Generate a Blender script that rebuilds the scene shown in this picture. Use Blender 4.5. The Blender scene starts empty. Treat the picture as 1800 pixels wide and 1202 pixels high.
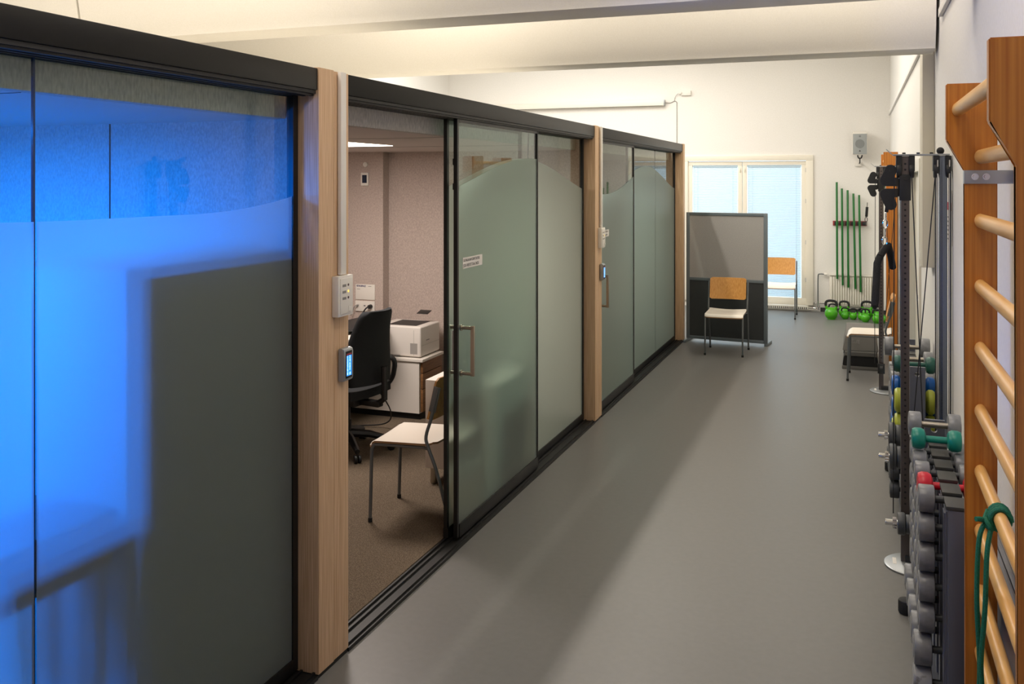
import bpy, bmesh, math, random
from mathutils import Vector, Matrix, Euler
random.seed(7)
SC = bpy.context.scene
COL = SC.collection
PI = math.pi

# ------------------------------------------------------------------ camera
cam_d = bpy.data.cameras.new('camera')
cam = bpy.data.objects.new('camera', cam_d)
COL.objects.link(cam)
cam.location = (0, 0, 1.9)
YAW = math.atan((1507 - 900) / 1630.0)
cam.rotation_euler = (PI / 2, 0, YAW)
cam_d.sensor_width = 36.0
cam_d.lens = 1630.0 / 1800 * 36.0
cam_d.shift_y = -(601 - 317) / 1800.0
cam_d.clip_start = 0.02
cam_d.clip_end = 200
SC.camera = cam

# ------------------------------------------------------------------ colour management, world, lights
SC.view_settings.view_transform = 'Standard'
SC.view_settings.look = 'None'
SC.view_settings.gamma = 1.0
SC.view_settings.use_curve_mapping = False
SC.view_settings.exposure = 0.0
SC.cycles.use_denoising = True
SC.cycles.max_bounces = 10
SC.cycles.diffuse_bounces = 5
SC.cycles.glossy_bounces = 4
SC.cycles.transmission_bounces = 8
SC.cycles.transparent_max_bounces = 16
SC.cycles.sample_clamp_indirect = 6.0
SC.cycles.caustics_reflective = False
SC.cycles.caustics_refractive = False

world = bpy.data.worlds.new('sky')
SC.world = world
world.use_nodes = True
wn = world.node_tree.nodes
wn['Background'].inputs[0].default_value = (0.55, 0.80, 1.0, 1)
wn['Background'].inputs[1].default_value = 3.7


def area(name, loc, size, power, color, rot=(0, 0, 0)):
    d = bpy.data.lights.new(name, 'AREA')
    d.shape = 'RECTANGLE'
    d.size, d.size_y = size
    d.energy = power
    d.color = color
    o = bpy.data.objects.new(name, d)
    COL.objects.link(o)
    o.location = loc
    o.rotation_euler = rot
    return o


WARM = (1.0, 0.91, 0.79)
# linear ceiling luminaires that run the length of the hall above the pods
area('hall_strip_light', (-2.47, 2.4, 3.85), (0.06, 2.6), 32, WARM)
area('hall_strip_light', (-2.47, 4.85, 3.85), (0.06, 1.7), 22, WARM)
area('hall_strip_light', (-2.47, 9.6, 3.85), (0.06, 6.4), 84, WARM)
# ceiling lights of the hall
area('hall_ceiling_light', (-4.6, 1.0, 4.0), (0.6, 3.0), 75, WARM)
area('hall_ceiling_light', (-0.3, 2.2, 4.0), (0.5, 2.4), 30, WARM)
area('hall_ceiling_light', (-0.3, 4.9, 4.0), (0.5, 1.3), 20, WARM)
area('hall_ceiling_light', (-0.3, 8.6, 4.0), (0.5, 4.6), 42, WARM)
area('back_room_ceiling_light', (-4.0, 10.8, 4.1), (3.0, 4.0), 190, (1.0, 0.98, 0.935))
area('back_room_ceiling_light', (-0.9, 11.8, 4.1), (0.5, 3.0), 10, (1.0, 0.98, 0.935))
# lights inside the pods, partly added fill
area('pod_blue_light', (-3.2, 1.5, 2.10), (0.5, 1.2), 265, (0.0, 0.168, 1.0))
bl = bpy.data.lights.new('pod_blue_light', 'POINT')  # extra point light, added lower down so the blue reaches the pod ceiling
bl.energy = 135
bl.color = (0.0, 0.168, 1.0)
bl.shadow_soft_size = 0.08
blo = bpy.data.objects.new('pod_blue_light', bl)
COL.objects.link(blo)
blo.location = (-3.4, 1.1, 1.55)
area('pod_light', (-3.3, 5.4, 2.125), (0.58, 0.58), 42, (1.0, 0.88, 0.80))
area('pod_light', (-3.3, 9.2, 2.125), (0.58, 0.58), 22, (0.9, 1.0, 0.94))  # added fill that brightens the farthest pod's frosted glass, no fixture there

# ------------------------------------------------------------------ materials
def lin(c):
    return tuple(((x / 255) / 12.92 if x / 255 <= 0.04045 else ((x / 255 + 0.055) / 1.055) ** 2.4) for x in c) + (1,)


def mat(name, rgb, rough=0.5, metal=0.0, spec=0.5, coat=0.0, emit=None, estr=0.0):
    m = bpy.data.materials.new(name)
    m.use_nodes = True
    b = m.node_tree.nodes['Principled BSDF']
    b.inputs['Base Color'].default_value = lin(rgb)
    b.inputs['Roughness'].default_value = rough
    b.inputs['Metallic'].default_value = metal
    b.inputs['Specular IOR Level'].default_value = spec
    b.inputs['Coat Weight'].default_value = coat
    if emit:
        b.inputs['Emission Color'].default_value = lin(emit)
        b.inputs['Emission Strength'].default_value = estr
    return m


def noisy(name, rgb1, rgb2, scale=(1, 1, 1), nscale=20, detail=6, rough=0.6, bump=0.0, lo=0.35, hi=0.65, spec=0.5, bdist=0.002, coat=0.0, rvar=0.0):
    m = mat(name, rgb1, rough, 0, spec, coat)
    nt = m.node_tree
    N, L = nt.nodes, nt.links
    b = N['Principled BSDF']
    tc = N.new('ShaderNodeTexCoord')
    mp = N.new('ShaderNodeMapping')
    mp.inputs['Scale'].default_value = scale
    no = N.new('ShaderNodeTexNoise')
    no.inputs['Scale'].default_value = nscale
    no.inputs['Detail'].default_value = detail
    cr = N.new('ShaderNodeValToRGB')
    cr.color_ramp.elements[0].position = lo
    cr.color_ramp.elements[1].position = hi
    cr.color_ramp.elements[0].color = lin(rgb1)
    cr.color_ramp.elements[1].color = lin(rgb2)
    L.new(tc.outputs['Object'], mp.inputs['Vector'])
    L.new(mp.outputs['Vector'], no.inputs['Vector'])
    L.new(no.outputs['Fac'], cr.inputs['Fac'])
    L.new(cr.outputs['Color'], b.inputs['Base Color'])
    if bump:
        bp = N.new('ShaderNodeBump')
        bp.inputs['Strength'].default_value = bump
        bp.inputs['Distance'].default_value = bdist
        L.new(no.outputs['Fac'], bp.inputs['Height'])
        L.new(bp.outputs['Normal'], b.inputs['Normal'])
    if rvar:
        mr = N.new('ShaderNodeMapRange')
        mr.inputs['To Min'].default_value = rough - rvar
        mr.inputs['To Max'].default_value = rough + rvar
        L.new(no.outputs['Fac'], mr.inputs['Value'])
        L.new(mr.outputs['Result'], b.inputs['Roughness'])
    return m


def glass(name, tint, ior=1.5):
    m = bpy.data.materials.new(name)
    m.use_nodes = True
    nt = m.node_tree
    N, L = nt.nodes, nt.links
    N.remove(N['Principled BSDF'])
    out = N['Material Output']
    tr = N.new('ShaderNodeBsdfTransparent')
    tr.inputs[0].default_value = tint + (1,)
    gl = N.new('ShaderNodeBsdfGlossy')
    gl.inputs['Roughness'].default_value = 0.0
    fr = N.new('ShaderNodeFresnel')
    fr.inputs['IOR'].default_value = ior
    geo = N.new('ShaderNodeNewGeometry')
    sub = N.new('ShaderNodeMath')
    sub.operation = 'SUBTRACT'
    sub.inputs[0].default_value = 1
    mul = N.new('ShaderNodeMath')
    mul.operation = 'MULTIPLY'
    mx = N.new('ShaderNodeMixShader')
    L.new(geo.outputs['Backfacing'], sub.inputs[1])
    L.new(sub.outputs[0], mul.inputs[0])
    L.new(fr.outputs[0], mul.inputs[1])
    L.new(mul.outputs[0], mx.inputs[0])
    L.new(tr.outputs[0], mx.inputs[1])
    L.new(gl.outputs[0], mx.inputs[2])
    L.new(mx.outputs[0], out.inputs['Surface'])
    return m


def frost(name):
    m = mat(name, (218, 228, 222), 0.45)
    nt = m.node_tree
    N, L = nt.nodes, nt.links
    b = N['Principled BSDF']
    b.inputs['Transmission Weight'].default_value = 0.84
    b.inputs['IOR'].default_value = 1.22
    tl = N.new('ShaderNodeBsdfTranslucent')
    tl.inputs[0].default_value = (0.60, 0.82, 0.74, 1)
    mx = N.new('ShaderNodeMixShader')
    mx.inputs[0].default_value = 0.14
    L.new(b.outputs[0], mx.inputs[1])
    L.new(tl.outputs[0], mx.inputs[2])
    L.new(mx.outputs[0], N['Material Output'].inputs['Surface'])
    return m


def clear(name):
    m = bpy.data.materials.new(name)
    m.use_nodes = True
    N, L = m.node_tree.nodes, m.node_tree.links
    N.remove(N['Principled BSDF'])
    t = N.new('ShaderNodeBsdfTransparent')
    L.new(t.outputs[0], N['Material Output'].inputs['Surface'])
    return m


M = {}
M['wall'] = noisy('wall_paint', (230, 228, 224), (235, 233, 229), nscale=60, rough=0.75, bump=0.05)
M['wall_back'] = noisy('back_wall_paint', (235, 232, 226), (239, 236, 231), nscale=60, rough=0.75, bump=0.05)
M['ceiling'] = noisy('ceiling_paint', (236, 232, 222), (240, 236, 228), nscale=30, rough=0.85)
M['beam'] = noisy('beam_fabric', (238, 234, 224), (242, 238, 229), nscale=150, rough=0.8, bump=0.03)
M['floor'] = noisy('vinyl_floor', (113, 112, 110), (116, 115, 113), nscale=30.0, detail=8, rough=0.40, rvar=0.01, spec=0.35)
M['black'] = mat('black_aluminium', (14, 14, 14), 0.42)
M['fascia'] = mat('fascia_black_paint', (4, 4, 4), 0.36, spec=0.25)
M['track'] = mat('track_black', (9, 9, 9), 0.5)
M['gasket'] = mat('gasket_black', (6, 6, 6), 0.6)
M['ash'] = noisy('ash_veneer', (196, 158, 120), (221, 188, 152), scale=(60, 60, 1.2), nscale=3.2, rough=0.5, bump=0.05)
M['pine'] = noisy('orange_pine', (168, 95, 22), (200, 130, 48), scale=(55, 55, 0.9), nscale=1.6, detail=3, rough=0.38, bump=0.04, lo=0.3, hi=0.7)
M['rung'] = noisy('rung_beech', (214, 158, 82), (228, 178, 106), scale=(14, 1.5, 14), nscale=3, rough=0.36)
M['felt'] = noisy('felt_beige', (172, 157, 149), (206, 191, 182), scale=(1, 1, 0.55), nscale=130, detail=7, rough=0.95, bump=0.2, lo=0.25, hi=0.75, spec=0.1)
M['felt_grey'] = noisy('felt_grey', (168, 165, 160), (204, 200, 193), scale=(1, 1, 0.3), nscale=110, detail=7, rough=0.95, bump=0.25, lo=0.3, hi=0.7, spec=0.1)
M['podceil'] = mat('pod_ceiling_panel', (196, 184, 178), 0.8)
M['podwhite'] = mat('pod_outer_white', (225, 222, 215), 0.6)
M['carpet'] = noisy('carpet_brown', (74, 64, 54), (128, 114, 98), nscale=190, detail=4, rough=1.0, bump=0.6, lo=0.3, hi=0.7, spec=0.05, bdist=0.006)
M['glass'] = glass('clear_glass', (0.90, 0.955, 0.925))
M['winglass'] = glass('window_glass', (0.97, 0.985, 0.98))
M['frost'] = frost('frost_film')
M['clear'] = clear('film_adhesive')
M['steel'] = mat('brushed_steel', (176, 168, 155), 0.32, 1.0)
M['chrome'] = mat('chrome', (215, 215, 215), 0.08, 1.0)
M['zinc'] = mat('zinc_plate', (168, 172, 176), 0.35, 0.6)
M['greytube'] = mat('grey_tube', (112, 116, 118), 0.35, 0.6)
M['seat'] = mat('white_laminate', (238, 231, 219), 0.35)
M['plyedge'] = mat('plywood_edge', (140, 104, 66), 0.6)
M['oak'] = noisy('oak_veneer', (196, 134, 62), (216, 160, 88), scale=(70, 70, 1.6), nscale=2.2, rough=0.42)
M['rubber'] = mat('black_rubber', (20, 20, 21), 0.7)
M['foam'] = noisy('black_foam', (16, 16, 17), (30, 30, 32), nscale=200, rough=0.9, bump=0.3)
M['white'] = mat('white_plastic', (232, 228, 220), 0.4)
M['whitepaint'] = mat('white_enamel', (233, 229, 218), 0.35)
M['cream'] = mat('cream_paint', (238, 232, 217), 0.4)
M['darkgap'] = mat('dark_gap', (12, 11, 10), 0.8)
M['screen_frame'] = mat('screen_grey_frame', (112, 122, 128), 0.45, 0.2)
M['screen_cloth'] = noisy('screen_grey_cloth', (158, 156, 154), (184, 182, 179), scale=(1, 1, 1), nscale=170, rough=0.95, bump=0.2, spec=0.1)
M['screen_dark'] = mat('screen_charcoal_board', (52, 55, 56), 0.7)
M['dumb'] = noisy('grey_hammertone', (114, 116, 120), (132, 134, 138), nscale=40, rough=0.32, spec=0.6)
M['dumbd'] = mat('dark_cast_iron', (66, 69, 73), 0.42)
M['rust'] = noisy('worn_grey_iron', (88, 84, 80), (150, 152, 156), nscale=22, detail=9, rough=0.4, lo=0.36, hi=0.46)
M['teal'] = mat('teal_vinyl', (10, 128, 112), 0.33)
M['dgreen'] = mat('dark_green_vinyl', (28, 84, 74), 0.4)
M['yellow'] = mat('lime_yellow_vinyl', (172, 180, 62), 0.42)
M['blue'] = mat('blue_vinyl', (14, 92, 176), 0.38)
M['red'] = mat('red_vinyl', (200, 18, 44), 0.35)
M['rack'] = mat('rack_grey_steel', (112, 115, 126), 0.4, 0.5)
M['rackcap'] = mat('rack_rubber_cap', (58, 58, 56), 0.55)
M['post_dark'] = mat('machine_post_steel', (96, 88, 86), 0.36, 0.75)
M['post_rail'] = mat('machine_rail_aluminium', (120, 128, 142), 0.25, 1.0)
M['mblack'] = mat('machine_black_plate', (30, 31, 33), 0.5)
M['rope'] = noisy('green_rope', (8, 88, 64), (16, 118, 86), nscale=300, rough=0.7, bump=0.4)
M['cable'] = mat('black_cable', (20, 20, 22), 0.5)
M['kgreen'] = mat('lime_green_vinyl', (74, 168, 22), 0.28)
M['rodgreen'] = mat('green_plastic_rod', (28, 108, 44), 0.4)
M['holdred'] = mat('red_plastic', (150, 40, 44), 0.4)
M['spkgrille'] = mat('speaker_grille_grey', (158, 162, 162), 0.6)
M['spkcone'] = mat('speaker_cone_grey', (126, 130, 130), 0.6)
M['blind'] = mat('blind_slat', (206, 224, 234), 0.5)
M['keys'] = mat('keypad_blue_backlight', (40, 140, 240), 0.4, emit=(50, 150, 255), estr=1.0)
M['keyw'] = mat('keypad_digit_glow', (190, 230, 255), 0.4, emit=(190, 230, 255), estr=1.4)
M['lcd'] = mat('lcd_dark_blue', (28, 40, 62), 0.15)
M['led_amber'] = mat('amber_led', (240, 200, 90), 0.3, emit=(255, 205, 90), estr=1.2)
M['led_off'] = mat('led_dark_red', (70, 32, 40), 0.3)
M['ink'] = mat('dark_ink', (60, 56, 54), 0.7)
M['inkblue'] = mat('navy_ink', (44, 42, 104), 0.6)
M['inkred'] = mat('red_ink', (178, 70, 84), 0.7)
M['inkgrey'] = mat('grey_ink', (140, 137, 132), 0.7)
M['paper'] = mat('paper_white', (226, 222, 216), 0.7)
M['chairfab'] = noisy('black_upholstery', (14, 16, 19), (24, 27, 31), nscale=250, rough=0.9, bump=0.2)
M['chairplast'] = mat('black_plastic', (16, 16, 17), 0.45)
M['deskwhite'] = mat('desk_white_laminate', (228, 221, 213), 0.4)
M['printer'] = mat('printer_white', (226, 219, 212), 0.45)
M['printdark'] = mat('printer_dark_tray', (38, 36, 36), 0.5)
M['printgrey'] = mat('printer_grey_vent', (160, 155, 150), 0.5)
M['woodfront'] = noisy('walnut_front', (112, 76, 44), (142, 100, 62), scale=(3, 3, 60), nscale=2, rough=0.5)
M['panelglow'] = mat('light_panel', (255, 250, 240), 0.5, emit=(255, 246, 232), estr=6)
M['stepgrey'] = mat('step_grey_top', (112, 110, 106), 0.7)
M['steplight'] = mat('step_light_grey', (140, 139, 135), 0.6)
M['matgrey'] = mat('grey_vinyl_mat', (120, 122, 128), 0.3)
M['casing'] = mat('cream_casing', (214, 208, 192), 0.6)
M['cabgrey'] = mat('cabinet_grey', (128, 126, 122), 0.6)

# ------------------------------------------------------------------ mesh helpers
class MB:
    def __init__(self):
        self.bm = bmesh.new()
        self.mi = 0

    def _tag(self, faces):
        for f in faces:
            f.material_index = self.mi
            f.smooth = True

    def box(self, x0, x1, y0, y1, z0, z1, bev=0.0, seg=2, mtx=None):
        r = bmesh.ops.create_cube(self.bm, size=1.0)
        vs = r['verts']
        for v in vs:
            v.co = Vector(((x0 + x1) / 2 + v.co.x * (x1 - x0), (y0 + y1) / 2 + v.co.y * (y1 - y0), (z0 + z1) / 2 + v.co.z * (z1 - z0)))
        fs = list({f for v in vs for f in v.link_faces})
        if bev > 0:
            es = list({e for v in vs for e in v.link_edges})
            rr = bmesh.ops.bevel(self.bm, geom=es, offset=bev, segments=seg, affect='EDGES', profile=0.6)
            fs = rr['faces'] + [f for f in fs if f.is_valid]
            vs = list({v for f in fs for v in f.verts})
        self._tag(fs)
        if mtx is not None:
            bmesh.ops.transform(self.bm, matrix=mtx, verts=vs)
        return vs

    def cyl(self, p0, p1, r, r2=None, n=20, caps=True, bev=0.0):
        p0, p1 = Vector(p0), Vector(p1)
        d = p1 - p0
        L = d.length
        if r2 is None:
            r2 = r
        q = d.to_track_quat('Z', 'Y').to_matrix().to_4x4()
        prof = [(r, 0), (r2, L)]
        if bev > 0:
            prof = [(r - bev, 0), (r - bev * .3, bev * .3), (r, bev), (r2, L - bev), (r2 - bev * .3, L - bev * .3), (r2 - bev, L)]
        self._lathe(prof, Matrix.Translation(p0) @ q, n, caps)

    def _lathe(self, prof, mtx, n=24, caps=True):
        rings = []
        for (r, z) in prof:
            rings.append([self.bm.verts.new(mtx @ Vector((r * math.cos(2 * PI * i / n), r * math.sin(2 * PI * i / n), z))) for i in range(n)])
        fs = []
        for a, b in zip(rings, rings[1:]):
            for i in range(n):
                fs.append(self.bm.faces.new((a[i], a[(i + 1) % n], b[(i + 1) % n], b[i])))
        if caps:
            fs.append(self.bm.faces.new(list(reversed(rings[0]))))
            fs.append(self.bm.faces.new(rings[-1]))
        self._tag(fs)

    def lathe(self, prof, loc, axis=(0, 0, 1), n=28, caps=True):
        q = Vector(axis).to_track_quat('Z', 'Y').to_matrix().to_4x4()
        self._lathe(prof, Matrix.Translation(Vector(loc)) @ q, n, caps)

    def tube(self, pts, r, n=10, caps=True, smooth=0, closed=False):
        pts = [Vector(p) for p in pts]
        if smooth:
            pts = catmull(pts, smooth, closed)
        rings = []
        m = len(pts)
        up = None
        for i, p in enumerate(pts):
            if closed:
                t = (pts[(i + 1) % m] - pts[i - 1])
            else:
                a = pts[max(i - 1, 0)]
                b = pts[min(i + 1, m - 1)]
                t = (b - a)
            if t.length < 1e-9:
                t = Vector((0, 0, 1))
            t.normalize()
            if up is None:
                up = Vector((0, 0, 1)) if abs(t.z) < 0.9 else Vector((1, 0, 0))
            s = t.cross(up)
            if s.length < 1e-6:
                s = t.orthogonal()
            s.normalize()
            up = s.cross(t).normalized()
            rr = r[i] if isinstance(r, (list, tuple)) and not smooth else (r if not isinstance(r, (list, tuple)) else r[0])
            rings.append([self.bm.verts.new(p + s * (rr * math.cos(2 * PI * k / n)) + up * (rr * math.sin(2 * PI * k / n))) for k in range(n)])
        fs = []
        pairs = list(zip(rings, rings[1:]))
        if closed:
            pairs.append((rings[-1], rings[0]))
        for a, b in pairs:
            for k in range(n):
                fs.append(self.bm.faces.new((a[k], a[(k + 1) % n], b[(k + 1) % n], b[k])))
        if caps and not closed:
            fs.append(self.bm.faces.new(list(reversed(rings[0]))))
            fs.append(self.bm.faces.new(rings[-1]))
        self._tag(fs)

    def prism(self, poly, vec, bev=0.0):
        vec = Vector(vec)
        a = [self.bm.verts.new(Vector(p)) for p in poly]
        b = [self.bm.verts.new(Vector(p) + vec) for p in poly]
        n = len(poly)
        fs = [self.bm.faces.new(a), self.bm.faces.new(list(reversed(b)))]
        for i in range(n):
            fs.append(self.bm.faces.new((a[(i + 1) % n], a[i], b[i], b[(i + 1) % n])))
        if bev > 0:
            es = list({e for f in fs for e in f.edges})
            rr = bmesh.ops.bevel(self.bm, geom=es, offset=bev, segments=2, affect='EDGES')
            fs = rr['faces'] + [f for f in fs if f.is_valid]
        self._tag(fs)

    def sphere(self, c, r, sx=1, sy=1, sz=1, n=24):
        prof = []
        k = n // 2
        for i in range(k + 1):
            t = -PI / 2 + PI * i / k
            prof.append((max(r * math.cos(t), 1e-4), r * math.sin(t)))
        m = Matrix.Translation(Vector(c)) @ Matrix.Diagonal((sx, sy, sz, 1))
        self._lathe(prof, m, n, True)

    def grid(self, fn, nu, nv, thick=None):
        """surface from fn(u,v)->(point); thick offset function gives second side"""
        A = [[self.bm.verts.new(fn(i / nu, j / nv, 0)) for j in range(nv + 1)] for i in range(nu + 1)]
        B = [[self.bm.verts.new(fn(i / nu, j / nv, 1)) for j in range(nv + 1)] for i in range(nu + 1)]
        fs = []
        for i in range(nu):
            for j in range(nv):
                fs.append(self.bm.faces.new((A[i][j], A[i + 1][j], A[i + 1][j + 1], A[i][j + 1])))
                fs.append(self.bm.faces.new((B[i][j], B[i][j + 1], B[i + 1][j + 1], B[i + 1][j])))
        for i in range(nu):
            fs.append(self.bm.faces.new((A[i][0], B[i][0], B[i + 1][0], A[i + 1][0])))
            fs.append(self.bm.faces.new((A[i][nv], A[i + 1][nv], B[i + 1][nv], B[i][nv])))
        for j in range(nv):
            fs.append(self.bm.faces.new((A[0][j], A[0][j + 1], B[0][j + 1], B[0][j])))
            fs.append(self.bm.faces.new((A[nu][j], B[nu][j], B[nu][j + 1], A[nu][j + 1])))
        self._tag(fs)

    def build(self, name, mats, parent=None, angle=35, loc=None):
        bm = self.bm
        bmesh.ops.recalc_face_normals(bm, faces=bm.faces[:])
        me = bpy.data.meshes.new(name)
        bm.to_mesh(me)
        bm.free()
        if not isinstance(mats, (list, tuple)):
            mats = [mats]
        for m in mats:
            me.materials.append(M[m] if isinstance(m, str) else m)
        me.set_sharp_from_angle(angle=math.radians(angle))
        o = bpy.data.objects.new(name, me)
        COL.objects.link(o)
        if parent is not None:
            o.parent = parent
        if loc is not None:
            o.location = loc
        return o


def catmull(pts, k, closed=False):
    out = []
    n = len(pts)
    rng = range(n) if closed else range(n - 1)
    for i in rng:
        if closed:
            p0, p1, p2, p3 = pts[i - 1], pts[i], pts[(i + 1) % n], pts[(i + 2) % n]
        else:
            p0, p1, p2, p3 = pts[max(i - 1, 0)], pts[i], pts[i + 1], pts[min(i + 2, n - 1)]
        for j in range(k):
            t = j / k
            out.append(0.5 * ((2 * p1) + (p2 - p0) * t + (2 * p0 - 5 * p1 + 4 * p2 - p3) * t * t + (3 * p1 - p0 - 3 * p2 + p3) * t ** 3))
    if not closed:
        out.append(pts[-1])
    return out


def tag(o, label=None, cat=None, group=None, kind=None):
    if label:
        o['label'] = label
    if cat:
        o['category'] = cat
    if group:
        o['group'] = group
    if kind:
        o['kind'] = kind
    return o


def thing(name, label, cat, loc=(0, 0, 0), rz=0.0, group=None):
    o = bpy.data.objects.new(name, None)
    o.empty_display_size = 0.1
    COL.objects.link(o)
    o.location = loc
    o.rotation_euler = (0, 0, rz)
    return tag(o, label, cat, group)


def B(name, m, parent, *a, **k):
    mb = MB()
    mb.box(*a, **k)
    return mb.build(name, m, parent)


def struct(o):
    o['kind'] = 'structure'
    return o


def dup(root, loc, rz, label, group=None):
    r = root.copy()
    COL.objects.link(r)
    r.location = loc
    r.rotation_euler = (0, 0, rz)
    r['label'] = label
    if group:
        r['group'] = group
    for ch in list(root.children):
        c = ch.copy()
        COL.objects.link(c)
        c.parent = r
        for g in ch.children:
            d = g.copy()
            COL.objects.link(d)
            d.parent = c
    return r


def text(name, s, size, m, parent, loc, rot, align='LEFT', sx=1.0, bold=0.0):
    cu = bpy.data.curves.new(name, 'FONT')
    cu.body = s
    cu.size = size
    cu.align_x = align
    cu.extrude = 0.0004
    cu.offset = bold
    tmp = bpy.data.objects.new('tmp', cu)
    COL.objects.link(tmp)
    dg = bpy.context.evaluated_depsgraph_get()
    me = bpy.data.meshes.new_from_object(tmp.evaluated_get(dg))
    bpy.data.objects.remove(tmp)
    bpy.data.curves.remove(cu)
    me.name = name
    me.materials.clear()
    me.materials.append(M[m])
    o = bpy.data.objects.new(name, me)
    COL.objects.link(o)
    o.location = loc
    o.rotation_euler = rot
    o.scale = (sx, 1, 1)
    if parent is not None:
        o.parent = parent
    return o


# rotation that lets text read on a plane facing +X (seen from the corridor) / facing -Y
FACE_PX = (PI / 2, 0, PI / 2)
FACE_NY = (PI / 2, 0, 0)
FACE_NX = (PI / 2, 0, -PI / 2)

WX = 0.435     # right wall
BY = 14.15     # back wall
LX = -6.4      # left wall
FY = -3.2      # wall behind
CZ = 4.2       # ceiling

# ------------------------------------------------------------------ shell
def vinyl():
    return struct(B('floor', 'floor', None, LX, WX, FY, BY, -0.12, 0.0))
vinyl()
struct(B('ceiling', 'ceiling', None, LX - .2, WX + .2, FY - .2, BY + .2, CZ, CZ + .15))
struct(B('wall_left', 'wall_back', None, LX - .2, LX, FY, BY, -.12, CZ))
struct(B('wall_front', 'wall', None, LX - .2, WX + .2, FY - .2, FY, -.12, CZ))
# right wall with a door opening
DY0, DY1, DZ = 7.35, 9.15, 2.06
mb = MB()
mb.box(WX, WX + .2, FY, DY0, -.12, CZ)
mb.box(WX, WX + .2, DY1, BY, -.12, CZ)
mb.box(WX, WX + .2, DY0, DY1, DZ, CZ)
struct(mb.build('wall_right', 'wall'))
# back wall with window opening
WX0, WX1, WZ0, WZ1 = -2.47, -0.64, 0.085, 2.25
mb = MB()
mb.box(LX - .2, WX0, BY, BY + .2, -.12, CZ)
mb.box(WX1, WX + .2, BY, BY + .2, -.12, CZ)
mb.box(WX0, WX1, BY, BY + .2, WZ1, CZ)
mb.box(WX0, WX1, BY, BY + .2, -.12, WZ0)
struct(mb.build('wall_back', 'wall_back'))
# baseboard of back wall (floor vinyl turned up)
mbd = MB()
mbd.box(-0.5, WX, BY - .012, BY, 0, .06)
mbd.box(LX, -2.5, BY - .012, BY, 0, .06)
struct(mbd.build('baseboard_back', 'rackcap'))
struct(B('baseboard_right', 'rackcap', None, WX - .012, WX, 9.3, BY - .02, 0, .06))

# door in the right wall (behind the machine)
d = bpy.data.objects.new('door_1', None); COL.objects.link(d); d.location = (WX, DY0, 0); struct(d)
mb = MB()
mb.box(-.015, .12, 0, .09, 0, DZ)
mb.box(-.015, .12, DY1 - DY0 - .09, DY1 - DY0, 0, DZ)
mb.box(-.015, .12, .09, DY1 - DY0 - .09, DZ - .09, DZ)
mb.build('door_frame', 'whitepaint', d)
B('door_leaf', 'cream', d, .05, .09, .095, DY1 - DY0 - .095, .01, DZ - .095)
mb = MB(); mb.cyl((0.05, .2, 1.02), (-.0, .2, 1.02), .01); mb.cyl((0, .2, 1.02), (0, .32, 1.02), .01)
mb.build('door_handle', 'steel', d)

# casing strip up the right wall under the beam and horizontal trims
struct(B('trim_1', 'casing', None, .368, WX - .001, 6.1, 6.34, 1.375, 3.3, bev=.003))
struct(B('trim_2', 'wall', None, WX - .022, WX - .001, 6.36, BY - .01, 2.82, 2.865, bev=.004))
struct(B('trim_3', 'wall', None, WX - .022, WX - .001, 2.4, 5.55, 2.79, 2.835, bev=.004))

# ------------------------------------------------------------------ window
w = bpy.data.objects.new('window_1', None); COL.objects.link(w); w.location = (0, BY, 0); struct(w)
mb = MB()
mb.box(WX0 - .04, WX1 + .04, -.03, .1, WZ1 - .06, WZ1 + .02, bev=.006)
mb.box(WX0 - .04, WX0 + .06, -.03, .1, WZ0, WZ1 - .06, bev=.006)
mb.box(WX1 - .06, WX1 + .04, -.03, .1, WZ0, WZ1 - .06, bev=.006)
mb.build('window_frame', 'cream', w)
XM = -1.605
for (a, b) in ((WX0 + .06, XM - .003), (XM + .003, WX1 - .06)):
    mb = MB()
    z0, z1 = WZ0 + .0, WZ1 - .065
    mb.box(a, b, .0, .07, z1 - .06, z1, bev=.004)
    mb.box(a, b, .0, .07, z0, z0 + .10, bev=.004)
    mb.box(a, a + .065, .0, .07, z0 + .1, z1 - .06, bev=.004)
    mb.box(b - .065, b, .0, .07, z0 + .1, z1 - .06, bev=.004)
    s = mb.build('window_sash', 'cream', w)
    B('window_pane', 'winglass', s, a + .06, b - .06, .055, .061, z0 + .09, z1 - .05)
    # venetian blind: slats, ladder cords and head rail as one pattern
    mb = MB()
    n = int((z1 - .075 - (z0 + .11)) / .0255)
    for i in range(n):
        zz = z0 + .115 + i * .0255
        mtx = Matrix.Translation((0, .034, zz)) @ Matrix.Rotation(math.radians(62), 4, 'X')
        mb.box(a + .072, b - .072, -.0132, .0132, -.0004, .0004, mtx=mtx)
    mb.box(a + .068, b - .068, .022, .046, z1 - .085, z1 - .062)
    for xx in (a + .14, b - .14):
        mb.box(xx - .002, xx + .002, .017, .019, z0 + .11, z1 - .08)
    mb.build('blind', 'blind', s)
    for xx in ((b - .03,) if b < XM + .01 else (a + .03, )):
        for zz in (1.15, 2.05):
            mb = MB(); mb.box(xx - .008, xx + .008, -.012, 0, zz - .03, zz + .03, bev=.003); mb.cyl((xx, -.03, zz), (xx, -.01, zz), .006)
            mb.build('window_catch', 'cream', s)
for zz in (0.45, 1.0, 1.6, 2.05):
    mb = MB(); mb.cyl((WX1 - .058, -.012, zz - .03), (WX1 - .058, -.012, zz + .03), .008)
    mb.build('window_hinge', 'zinc', w)

# convector grille below the window
cv = thing('convector_heater', 'low white slatted convector heater under the blind window', 'heater', (0, BY, 0))
mb = MB()
mb.box(-2.35, -.665, -.10, -.032, .03, .082, bev=.004)
mb.build('heater_body', 'whitepaint', cv)
mb = MB()
for i in range(62):
    x = -2.33 + i * .0268
    mb.box(x, x + .010, -.1035, -.0995, .036, .066)
mb.build('grille', 'darkgap', cv)

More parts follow.
